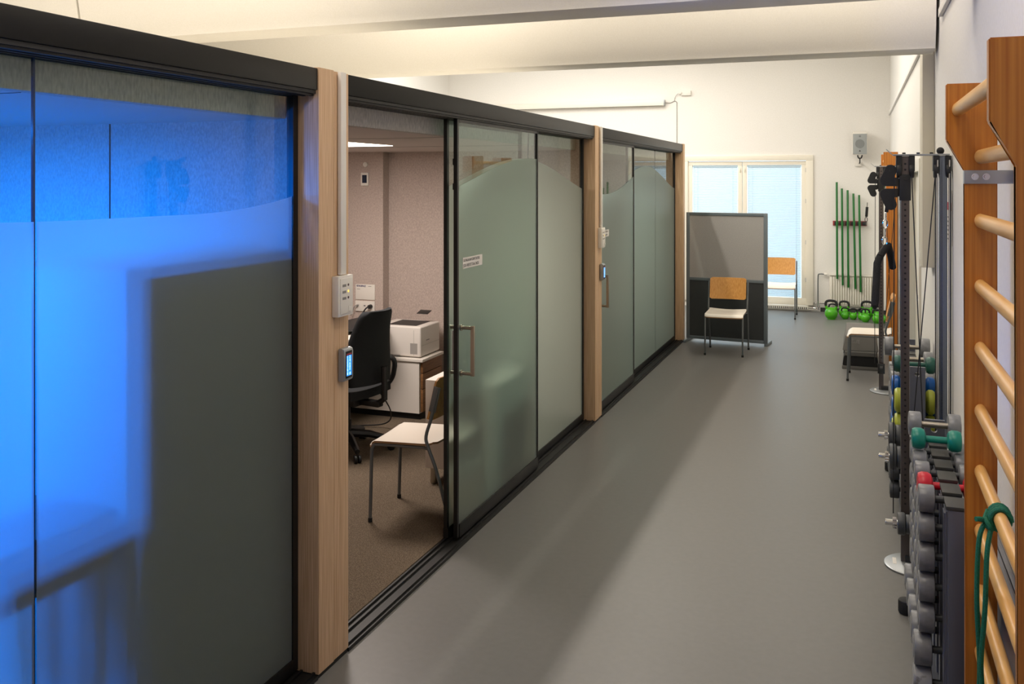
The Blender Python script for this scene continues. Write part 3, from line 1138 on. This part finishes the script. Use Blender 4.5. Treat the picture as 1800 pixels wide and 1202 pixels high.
# ------------------------------------------------------------------ cable machines
def cable_tower(label, loc):
    t = thing('cable_machine', label, 'gym machine', loc)
    # origin: floor under front post; wall at +X
    XP, XQ = 0.0, .172
    mb = MB()
    mb.box(-.020, .020, -.02, .02, .012, 2.02, bev=.003)
    p = mb.build('front_post', 'post_dark', t)
    mb = MB()
    for i in range(60):
        z = .30 + i * .0285
        mb.cyl((0, -.0206, z), (0, -.0195, z), .0052, n=10)
    mb.build('post_holes', 'gasket', p)
    mb = MB()
    mb.box(XQ - .018, XQ + .018, -.018, .018, .012, 2.02, bev=.003)
    mb.box(XQ - .007, XQ + .003, -.026, -.018, .05, 2.0, bev=.002)
    mb.build('rear_post', 'post_rail', t)
    for xx in (XQ - .027, XQ + .026):
        mb = MB(); mb.cyl((xx, -.03, .05), (xx, -.03, 2.0), .0045, n=10)
        mb.build('guide_rod', 'chrome', t)
    mb = MB()
    mb.lathe([(.001, 0), (.142, 0), (.146, .003), (.146, .008), (.140, .012), (.001, .012)], (.048, -.03, 0), n=48)
    mb.build('base_plate', 'zinc', t)
    B('base_label', 'paper', t, -.058, -.040, -.06, .02, .0121, .0127)
    B('base_beam', 'mblack', t, .0, XQ, -.025, .025, .012, .045, bev=.003)
    mb = MB()
    mb.box(-.055, .20, -.035, .035, 2.022, 2.030, bev=.002)
    mb.prism([(-.055, -.035, 2.024), (-.055, .035, 2.024), (-.085, .030, 2.052), (-.085, -.030, 2.052)], (-.002, 0, .004))
    mb.build('top_plate', 'zinc', t)
    mb = MB(); mb.sphere((XQ - .012, 0, 2.045), .018, n=18)
    for xx in (-.005, .06, .12):
        mb.cyl((xx, 0, 2.03), (xx, 0, 2.038), .008, n=6)
    mb.build('top_knob', 'rubber', t)
    # fixed pulleys at the top
    for xx, zz, nm in ((-.028, 1.965, 'pulley'), (.030, 1.975, 'pulley'), (XQ - .032, 1.965, 'pulley'), (XQ + .022, 1.965, 'pulley')):
        mb = MB()
        mb.box(xx - .014, xx + .014, -.028, .028, 1.945, 2.021, bev=.003)
        mb.cyl((xx - .011, 0, 1.95), (xx + .011, 0, 1.95), .038, n=26, bev=.003)
        mb.build(nm, 'mblack', t)
    # sliding carriage
    mb = MB()
    mb.box(-.026, .026, -.026, .026, 1.80, 1.93, bev=.003)
    mb.cyl((.004, -.026, 1.91), (.004, -.040, 1.91), .010, n=14)
    mb.box(-.034, -.026, -.016, .016, 1.82, 1.91, bev=.002)
    mb.build('carriage', 'mblack', t)
    for sg, z0 in ((1, 1.868), (-1, 1.862)):
        mb = MB()
        z = lambda v: z0 + sg * v
        c1, c2, cr = (-.088, .031), (-.066, .082), .028
        ca = math.atan2(c2[1] - c1[1], c2[0] - c1[0])
        outl = [(c2[0] + cr * math.cos(ca - PI / 2 + PI * i / 10), c2[1] + cr * math.sin(ca - PI / 2 + PI * i / 10)) for i in range(11)]
        outl += [(c1[0] + cr * math.cos(ca + PI / 2 + PI * i / 10), c1[1] + cr * math.sin(ca + PI / 2 + PI * i / 10)) for i in range(11)]
        for yy in (-.020, .012):
            mb.prism([(x, yy, z(v)) for x, v in outl], (0, .006, 0))
            mb.prism([(-.088, yy - .0005, z(.003)), (-.034, yy - .0005, z(.003)), (-.034, yy - .0005, z(.046)), (-.088, yy - .0005, z(.046))], (0, .007, 0))
        mb.cyl((c1[0], -.012, z(c1[1])), (c1[0], .012, z(c1[1])), .024, n=22)
        mb.cyl((c2[0], -.012, z(c2[1])), (c2[0], .012, z(c2[1])), .024, n=22)
        for q in (c1, c2):
            mb.cyl((q[0], -.026, z(q[1])), (q[0], -.019, z(q[1])), .007, n=8)
        mb.build('swivel_pulley', 'mblack', t)
    # ropes
    mb = MB()
    for (a, b) in (((-.05, -.035, 1.94), (-.055, -.03, .25)), ((.028, -.03, 1.95), (.105, -.03, .10)), ((XQ - .035, -.03, 1.95), (.02, -.03, .50)),
                   ((XQ - .036, -.034, 1.95), (XQ - .036, -.034, .15)), ((XQ + .031, -.034, 1.95), (XQ + .031, -.034, .15))):
        mb.cyl(a, b, .0026, n=8)
    mb.build('cable', 'cable', t)
    # weight stack low on the guide rods
    mb = MB()
    for i in range(8):
        mb.box(XQ - .045, XQ + .034, -.06, .05, .05 + i * .026, .05 + i * .026 + .023, bev=.002)
    mb.build('weight_stack', 'rackcap', t)
    # lower pulley
    mb = MB()
    mb.box(-.03, .03, -.045, -.021, .16, .25, bev=.004)
    mb.cyl((-.012, -.035, .2), (.012, -.035, .2), .034, n=22)
    mb.build('low_pulley', 'mblack', t)
    return t


T1 = cable_tower('tall cable machine tower beside the dumbbells, nearer of two', (.222, 5.0, 0))
T2 = dup(T1, (.202, 9.02, 0), 0, 'tall cable machine tower farther away beside the chair')
# carabiner chain and foam grip bar hanging from the near tower
t = thing('foam_grip_bar', 'black foam V-bar hanging from the near cable machine', 'handle', (0, 5.0, 0))
mb = MB()
mb.tube([(.080, -.13, 1.285), (.092, -.07, 1.49), (.104, -.05, 1.52)], .0175, n=16)
mb.tube([(.104, -.05, 1.52), (.131, 0, 1.562), (.146, .015, 1.573), (.153, .05, 1.545), (.170, .13, 1.455)], .0170, n=16)
mb.build('grip', 'foam', t)
mb = MB()
mb.cyl((.0795, -.1335, 1.281), (.0790, -.136, 1.2795), .011, n=16)
mb.build('end_cap', 'mblack', t)
t = thing('carabiner', 'chrome carabiner chain holding the foam bar', 'hook', (0, 5.0, 0))
mb = MB()


def link(mb, c, w, h, r, yaw=0):
    pts = []
    for i in range(20):
        a = 2 * PI * i / 20
        x = w * math.cos(a)
        z = h * math.sin(a)
        pts.append((c[0] + x * math.cos(yaw), c[1] + x * math.sin(yaw), c[2] + z))
    mb.tube(pts, r, n=8, closed=True)


link(mb, (.128, 0, 1.595), .012, .024, .0024)
link(mb, (.130, 0, 1.637), .004, .026, .0022, 1.2)
link(mb, (.131, 0, 1.682), .011, .022, .003)
link(mb, (.134, 0, 1.722), .009, .020, .003, 1.4)
mb.build('hook', 'chrome', t)
mb = MB(); mb.cyl((.136, 0, 1.74), (.142, 0, 1.79), .009, n=14, bev=.003)
mb.build('cable_stop', 'mblack', t)
# hook at the far tower
t = thing('carabiner', 'small snap hook on the far cable machine', 'hook', (0, 9.0, 0))
mb = MB()
link(mb, (.075, 0, 1.545), .010, .022, .003)
mb.cyl((.077, 0, 1.57), (.083, 0, 1.66), .012, n=12, bev=.003)
mb.tube([(.083, 0, 1.66), (.085, 0, 1.70)], .003)
mb.build('hook', 'mblack', t)

# ------------------------------------------------------------------ dumbbell racks and dumbbells
RX0, RX1 = .272, .338


def rack(label, y0, ncol, pitch, near_plate, far_plate):
    t = thing('dumbbell_rack', label, 'rack', (0, y0, 0))
    ytot = ncol * pitch
    mb = MB()
    mb.box(RX0 - .05, RX1 + .06, -.02, ytot + .05, .045, .10, bev=.004)
    mb.box(RX0 + .01, RX1 - .01, 0, ytot, .0, .045)
    mb.build('base', 'rack', t)
    for k in range(ncol):
        y = k * pitch
        mb = MB()
        mb.box(RX0 + .010, RX1, y, y + pitch - .045, .10, .805, bev=.003)
        mb.box(RX0 + .004, RX0 + .010, y + .012, y + pitch - .055, .10, .795)
        mb.box(RX0, RX0 + .004, y + .028, y + pitch - .068, .10, .785)
        c = mb.build('column', 'rack', t)
        B('cap', 'rackcap', c, RX0 + .004, RX1 + .002, y - .002, y + pitch - .043, .805, .818, bev=.003)
    for flag, y in ((near_plate, -.03), (far_plate, ytot)):
        if flag:
            mb = MB()
            # end plate with a round carrying hole near the top
            zt, hz, hr, xc = .885, .845, .013, (RX0 + RX1) / 2
            n = 24
            outer = [(RX0 - .004, .10), (RX1 + .008, .10), (RX1 + .008, zt), (RX0 - .004, zt)]
            mb.box(RX0 - .004, RX1 + .008, y, y + .02, .10, hz - hr * 1.6)
            mb.box(RX0 - .004, RX1 + .008, y, y + .02, hz + hr * 1.6, zt)
            mb.box(RX0 - .004, xc - hr * 1.6, y, y + .02, hz - hr * 1.6, hz + hr * 1.6)
            mb.box(xc + hr * 1.6, RX1 + .008, y, y + .02, hz - hr * 1.6, hz + hr * 1.6)
            q = hr * 1.6
            for i in range(n):
                a0, a1 = 2 * PI * i / n, 2 * PI * (i + 1) / n

                def sq(a):
                    c_, s_ = math.cos(a), math.sin(a)
                    m_ = max(abs(c_), abs(s_))
                    return (xc + q * c_ / m_, hz + q * s_ / m_)
                o0, o1 = sq(a0), sq(a1)
                i0 = (xc + hr * math.cos(a0), hz + hr * math.sin(a0))
                i1 = (xc + hr * math.cos(a1), hz + hr * math.sin(a1))
                mb.prism([(o0[0], y, o0[1]), (o1[0], y, o1[1]), (i1[0], y, i1[1]), (i0[0], y, i0[1])], (0, .02, 0))
            mb.build('end_plate', 'rack', t)
    mb = MB()
    mb.cyl((RX0 - .068, ytot + .12, .0), (RX0 - .068, ytot + .12, .06), .036, n=20, bev=.008)
    mb.box(RX0 - .06, RX0 - .02, ytot + .03, ytot + .14, .05, .09, bev=.004)
    mb.build('foot', 'rubber', t)
    return t


R1Y, R2Y, PIT = 3.39, 5.52, .152
rack('grey steel dumbbell rack behind the nearest wall bars', R1Y, 6, PIT, False, True)
rack('grey steel dumbbell rack behind the near cable machine tower', R2Y, 6, PIT, True, True)


def dumbbell(name, label, cat, x, y, z, r, hl, half, m, hm, group=None, rough_edges=.006, vinyl=False):
    """axis along X, centre at x"""
    t = thing(name, label, cat, (x, y, z), 0, group)
    for sgn in (-1, 1):
        mb = MB()
        b = rough_edges
        x0, x1 = sgn * (half - hl), sgn * half
        if vinyl:
            L = hl
            prof = [(.001, 0), (r * .55, 0), (r * .85, .10 * L), (r, .32 * L), (r, .72 * L), (r * .88, .94 * L), (r * .6, L), (.001, L)]
            mb.lathe(prof, (x0, 0, 0), axis=(sgn, 0, 0), n=10 if vinyl == 'hex' else 28)
        else:
            mb.cyl((x0, 0, 0), (x1, 0, 0), r, n=32, bev=b)
            mb.cyl((x1, 0, 0), (x1 + sgn * .0015, 0, 0), r * .62, n=24)
        mb.build('weight_head', m, t)
    mb = MB()
    mb.cyl((-(half - hl), 0, 0), (half - hl, 0, 0), .0125 if not vinyl else .0135, n=16)
    mb.build('grip', hm, t)
    return t


ORD = ['top', 'second', 'third', 'fourth', 'fifth', 'sixth', 'seventh']
XC = .305
lev = [.797, .699, .597, .493, .387, .276, .160]
sizes = {0: (.047, .050, .051, .052, .053, .057, .058)}
colnames = ['stack nearest the wall bars', 'second stack from wall bars', 'third stack from wall bars', 'fourth stack from wall bars', 'fifth stack from wall bars']
for k in range(5):
    y = R1Y + PIT * k + PIT - .0225
    for j, z in enumerate(lev):
        if k > 0 and j > 5:
            continue
        rad = sizes[0][j] - .004 * (k > 1)
        mm = 'dumb'
        col = 'grey'
        hl, half = .052, .102
        if k == 0:
            half = .107
        if j >= 5:
            half, hl = .122, .058
        if j == 0 and k == 1:
            mm, col = 'red', 'red'
        if j == 6:
            mm, col = 'rust', 'worn grey'
        vin = mm in ('red',)
        dumbbell('dumbbell', f'{col} dumbbell, {"topmost" if j == 0 else ORD[j] + " from top"} in the {colnames[k]}', 'dumbbell',
                 XC, y, z, rad if not vin else .046, hl, half, mm, 'red' if vin else 'dumbd', 'dumbbells in the near rack', vinyl=vin)
# two lying on top of the near rack
dumbbell('dumbbell', 'grey dumbbell lying on top of near rack behind the teal one', 'dumbbell', 0.298, 4.20, .889, .05, .048, .098, 'dumb', 'steel')
dumbbell('dumbbell', 'teal vinyl dumbbell lying on top of the near rack', 'dumbbell', .290, 3.985, .884, .041, .052, .090, 'teal', 'teal', vinyl=True)

c2 = ['first', 'second', 'third', 'fourth', 'fifth']
table = {0: ['yellow', 'yellow', 'yellow', 'dumbd', 'dumbd'], 1: ['blue', 'blue', 'yellow', 'dumbd', 'dumbd'],
         2: ['dumb', 'dumb', 'blue', 'dumb', 'dumbd'], 3: ['dumb', 'dumb', 'dumb', 'dumb', 'dumbd'], 4: ['dumb', 'dumb', 'dumb', 'dumb']}
cn = {'yellow': 'yellow', 'blue': 'blue', 'dumb': 'grey', 'dumbd': 'dark grey', 'red': 'red'}
for k in range(5):
    y = R2Y + PIT * k + PIT - .0225
    for j, mm in enumerate(table[k]):
        z = (.665, .525, .385, .262, .162)[j] if k == 0 else .715 - .122 * j
        vin = mm in ('yellow', 'blue')
        dumbbell('dumbbell', f'{cn[mm]} dumbbell, {"topmost" if j == 0 else ORD[j] + " from top"} in the {c2[k]} stack past the near cable tower', 'dumbbell',
                 .300, y, z, (.068 if k == 0 else .060) if vin else (.050 if k == 0 else .054), .05, .115 + (.014 if mm == 'dumbd' else 0) - .010 * (k == 0 and vin), mm, mm if vin else 'dumbd', 'dumbbells in the far rack', vinyl=vin)
dumbbell('dumbbell', 'dark green dumbbell lying on top of the far rack', 'dumbbell', .298, 5.66, .868, .047, .05, .108, 'dgreen', 'dgreen', vinyl=True)
dumbbell('dumbbell', 'grey dumbbell lying on top of far rack behind the dark green one', 'dumbbell', .298, 5.82, .868, .047, .05, .108, 'dumb', 'steel')
dumbbell('dumbbell', 'big grey dumbbell lying on top at the far rack end', 'dumbbell', .285, 6.18, .878, .058, .055, .128, 'dumb', 'steel')


# spin-lock dumbbells with chrome bar ends, lying lower on the racks
def spinlock(label, x, y, z, plate):
    t = thing('spinlock_dumbbell', label, 'dumbbell', (x, y, z))
    mb = MB(); mb.cyl((-.19, 0, 0), (.12, 0, 0), .0135, n=18, bev=.002)
    mb.build('bar', 'chrome', t)
    mb = MB()
    for k in range(6):
        a = 2 * PI * k / 6
        mb.cyl((-.158, .018 * math.cos(a), .018 * math.sin(a)), (-.142, .018 * math.cos(a), .018 * math.sin(a)), .008, n=8)
    mb.cyl((-.160, 0, 0), (-.140, 0, 0), .019, n=18)
    mb.build('star_nut', 'chrome', t)
    for sgn in (-1,):
        mb = MB(); mb.cyl((-.138, 0, 0), (-.105, 0, 0), plate, n=32, bev=.006)
        mb.cyl((-.104, 0, 0), (-.075, 0, 0), plate * .85, n=32, bev=.006)
        mb.build('weight_plate', 'dumbd', t)
    return t


spinlock('chrome spin-lock dumbbell, upper of two jutting out beside near tower', .295, 5.38, .53, .070)
spinlock('chrome spin-lock dumbbell, lower of two jutting out beside near tower', .295, 5.24, .455, .068)
spinlock('chrome spin-lock dumbbell poking out low in front of near tower', .31, 4.60, .33, .05)

# instruction sheets on the wall
t = thing('notice_sheet', 'printed notice sheet on the wall by near cable tower', 'notice', (WX - .0005, 4.98, 1.58))
B('sheet', 'paper', t, -.002, 0, 0, .30, 0, .27)
B('heading', 'inkred', t, -.0026, -.002, .03, .27, .17, .21)
for i in range(6):
    B('text_line', 'inkgrey', t, -.0026, -.002, .04 + .02 * (i % 3), .24, .02 + i * .022, .028 + i * .022)
# switch by the door
t = thing('light_switch', 'white light switch beside the door', 'switch', (WX, 7.22, 1.36))
B('plate', 'white', t, -.012, -.0005, 0, .08, -.08, .08, bev=.002)
B('rocker', 'white', t, -.016, -.012, .015, .065, -.03, .03, bev=.001)

# ------------------------------------------------------------------ step board under the far chair
t = thing('step_platform', 'grey and black stacked step platform under the white-seat chair', 'step', (-.14, 9.93, 0))
B('base_mat', 'stepgrey', t, -.005, .345, 0, .95, 0, .035, bev=.004)
mb = MB()
mb.prism([(.0, .0, .035), (.34, .0, .035), (.325, .0, .135), (.015, .0, .135)], (0, .28, 0), bev=.006)
mb.build('riser', 'rubber', t)
mb = MB()
mb.prism([(.0, .66, .035), (.34, .66, .035), (.325, .66, .135), (.015, .66, .135)], (0, .28, 0), bev=.006)
mb.build('riser', 'rubber', t)
B('lower_deck', 'stepgrey', t, .02, .32, -.006, .95, .136, .185, bev=.006)
B('edge_strip', 'steplight', t, .022, .318, -.009, -.005, .172, .184)
mb = MB()
mb.prism([(.0, .0, .186), (.34, .0, .186), (.31, .03, .335), (.03, .03, .335)], (0, .92, 0), bev=.006)
mb.build('upper_deck', 'stepgrey', t)
text('mark', 'IA', .026, 'steplight', t, (.085, .0155, .289), (PI / 2 - .2, 0, 0))
text('mark', 'C4', .026, 'steplight', t, (.085, .0105, .263), (PI / 2 - .2, 0, 0))
text('mark', '/E', .05, 'steplight', t, (.125, .0105, .263), (PI / 2 - .2, 0, 0), bold=.001)

# ------------------------------------------------------------------ back wall objects
# speaker
t = thing('wall_speaker', 'white and grey loudspeaker high on the back wall', 'speaker', (.034, BY, 2.42))
mb = MB()
mb.prism([(-.095, -.07, -.15), (.095, -.07, -.15), (.105, -.22, -.165), (-.105, -.22, -.165)], (0, 0, .33), bev=.012)
mb.build('cabinet', 'white', t)
B('grille', 'spkgrille', t, -.092, .092, -.2235, -.219, -.152, .135, bev=.002)
mb = MB(); mb.cyl((0, -.224, -.005), (0, -.226, -.005), .062, n=32); mb.cyl((0, -.224, .10), (0, -.226, .10), .014, n=20)
mb.build('driver', 'spkcone', t)
mb = MB(); mb.prism([(-.014, -.2245, -.112), (.014, -.2245, -.112), (0, -.2245, -.094)], (0, -.002, 0)); mb.build('badge', 'gasket', t)
mb = MB()
mb.tube([(-.03, -.14, -.16), (-.02, -.12, -.20), (.0, -.10, -.205), (.02, -.12, -.20), (.03, -.14, -.16)], .009, n=10, smooth=4)
mb.tube([(.0, -.10, -.205), (.0, -.09, -.27), (-.01, 0, -.28)], .008, n=10)
mb.build('bracket', 'mblack', t)
B('wall_mount', 'white', t, -.07, .02, -.03, -.001, -.32, -.25, bev=.003)
mb = MB()
mb.tube([(.03, -.02, -.28), (.12, -.008, -.36), (.24, -.006, -.44), (.37, -.006, -.52)], .004, n=6, smooth=4)
mb.build('speaker_cable', 'white', t)

# rod holder and rods
t = thing('rod_holder', 'red and grey wall rail holding the green rods', 'rack', (-.33, BY, 1.285))
B('rail', 'holdred', t, 0, .46, -.022, -.001, -.034, .034, bev=.003)
for i in range(6):
    B('clip', 'mblack', t, .022 + i * .075, .068 + i * .075, -.082, -.022, -.026, .026, bev=.004)
    B('clip_gap', 'inkgrey', t, .069 + i * .075, .085 + i * .075, -.026, -.022, -.028, .028)
rods = [(-.276, 1.875, -.269, .491), (-.207, 1.785, -.195, .404), (-.13, 1.761, -.119, .374), (-.053, 1.713, -.023, .357), (.023, 1.693, .046, .316)]
nm = ['leftmost', 'second from left', 'middle', 'second from right', 'rightmost']
for (a, z1, b, z0), n_ in zip(rods, nm):
    mb = MB(); mb.cyl((b, BY - .095, z0), (a, BY - .095, z1), .0145, n=16, bev=.002)
    tag(mb.build('exercise_rod', 'rodgreen'), f'{n_} of five green rods on the wall rail', 'rod', 'green rods on the wall rail')
# a green tube hanging on the far wall bars
mb = MB(); mb.tube([(.282, 10.26, 2.085), (.262, 10.22, 1.9), (.245, 10.17, 1.7), (.243, 10.16, 1.5), (.243, 10.16, .48)], .008, n=12, smooth=4)
tag(mb.build('resistance_tube', 'rodgreen'), 'thin green tube hanging beside the far wall bars', 'tube')

# radiator
t = thing('radiator', 'white panel radiator behind the kettlebells', 'radiator', (-.375, BY, 0))
mb = MB()
mb.box(0, .665, -.048, -.03, .10, .545, bev=.006)
mb.build('panel', 'whitepaint', t)
mb = MB()
for i in range(20):
    x = .018 + i * .0325
    mb.box(x, x + .021, -.072, -.047, .125, .52, bev=.007)
mb.build('ribs', 'whitepaint', t)
B('top_grille', 'whitepaint', t, 0, .665, -.076, -.02, .535, .55, bev=.002)
mb = MB()
mb.cyl((-.075, -.05, .548), (-.03, -.05, .548), .02, n=16, bev=.004)
mb.build('valve', 'white', t)
mb = MB()
mb.tube([(-.07, -.05, .548), (-.13, -.05, .548), (-.155, -.05, .52), (-.158, -.05, .3), (-.158, -.05, .16)], .009, n=10, smooth=4)
mb.build('pipe', 'greytube', t)
mb = MB()
mb.tube([(-.158, -.05, .16), (-.158, -.05, .03)], .010, n=10)
mb.tube([(0, -.05, .125), (-.14, -.05, .125), (-.14, -.05, .075), (-.16, -.05, .055), (-.285, -.05, .05)], .009, n=10)
mb.tube([(-.158, -.06, .03), (-.285, -.06, .028)], .009, n=10)
mb.tube([(-.16, -.03, .125), (-.22, -.03, .125), (-.22, -.03, .05)], .008, n=10)
mb.build('pipe', 'chrome', t)

# projector screen case on the back wall
t = thing('projector_screen', 'long white projector screen case high on back wall', 'projector screen', (-5.6, BY, 3.087))
B('case', 'whitepaint', t, 0, 2.83, -.10, -.01, -.044, .044, bev=.006)
B('end_cap', 'zinc', t, 2.83, 2.842, -.10, -.01, -.045, .045, bev=.002)
B('slot', 'darkgap', t, .05, 2.80, -.075, -.05, -.0455, -.0435)
t = thing('ceiling_socket', 'white socket box on back wall beside the screen case', 'socket', (-2.44, BY, 3.225))
B('box', 'white', t, -.075, .075, -.045, -.001, -.036, .036, bev=.004)
B('plug', 'white', t, -.11, -.06, -.065, -.03, -.012, .02, bev=.004)
mb = MB()
mb.tube([(-2.755, BY - .03, 3.09), (-2.68, BY - .012, 3.085), (-2.62, BY - .01, 3.11), (-2.585, BY - .01, 3.09), (-2.581, BY - .008, 3.0), (-2.581, BY - .008, 2.2)], .0045, n=6, smooth=4)
mb.tube([(-2.62, BY - .01, 3.11), (-2.6, BY - .02, 3.18), (-2.55, BY - .04, 3.225)], .003, n=6, smooth=4)
tag(mb.build('wall_cable', 'inkgrey'), 'thin cable dropping down back wall from the screen case', 'cable')

# ------------------------------------------------------------------ kettlebells
def kettlebell(label, x, y, r, group='lime green kettlebells'):
    t = thing('kettlebell', label, 'kettlebell', (x, y, 0), random.uniform(-.3, .3), group)
    mb = MB()
    prof = [(.001, 0), (r * .62, 0), (r * .70, .004)]
    for i in range(3, 15):
        a = -PI / 2 + PI * i / 15
        prof.append((r * math.cos(a), r * .93 + r * math.sin(a)))
    prof.append((.001, r * 1.93))
    mb.lathe(prof, (0, 0, 0), n=32)
    for sx in (-1, 1):
        mb.tube([(sx * r * .55, 0, r * 1.45), (sx * r * .80, 0, r * 2.1)], [r * .26, r * .2], n=12)
    mb.build('ball', 'kgreen', t)
    mb = MB()
    pts = [(-r * .74, 0, r * 1.95), (-r * .86, 0, r * 2.4), (-r * .70, 0, r * 2.78), (-r * .35, 0, r * 2.93), (0, 0, r * 2.95), (r * .35, 0, r * 2.93), (r * .70, 0, r * 2.78), (r * .86, 0, r * 2.4), (r * .74, 0, r * 1.95)]
    mb.tube(pts, r * .2, n=12, smooth=4)
    mb.build('handle', 'rubber', t)
    return t


kb = [(-.335, 13.42, .086, 'big green kettlebell at the left end of the row'),
      (-.158, 13.50, .052, 'green kettlebell second from left in front row'),
      (-.052, 13.49, .050, 'green kettlebell third from left in front row'),
      (.058, 13.48, .053, 'green kettlebell fourth from left in front row'),
      (.102, 13.32, .058, 'green kettlebell fifth from left in front row'),
      (.245, 13.26, .060, 'green kettlebell sixth from left, under the hanging foam bar'),
      (.365, 13.28, .055, 'rightmost green kettlebell beside the far wall bars'),
      (-.320, 13.66, .060, 'green kettlebell hidden behind the biggest one'),
      (-.170, 13.68, .074, 'green kettlebell at left of the back row middle'),
      (.125, 13.62, .080, 'large green kettlebell behind the fifth front one'),
      (.265, 13.52, .064, 'rear green kettlebell near the wall bars')]
for x, y, r, l in kb:
    kettlebell(l, x, y, r)
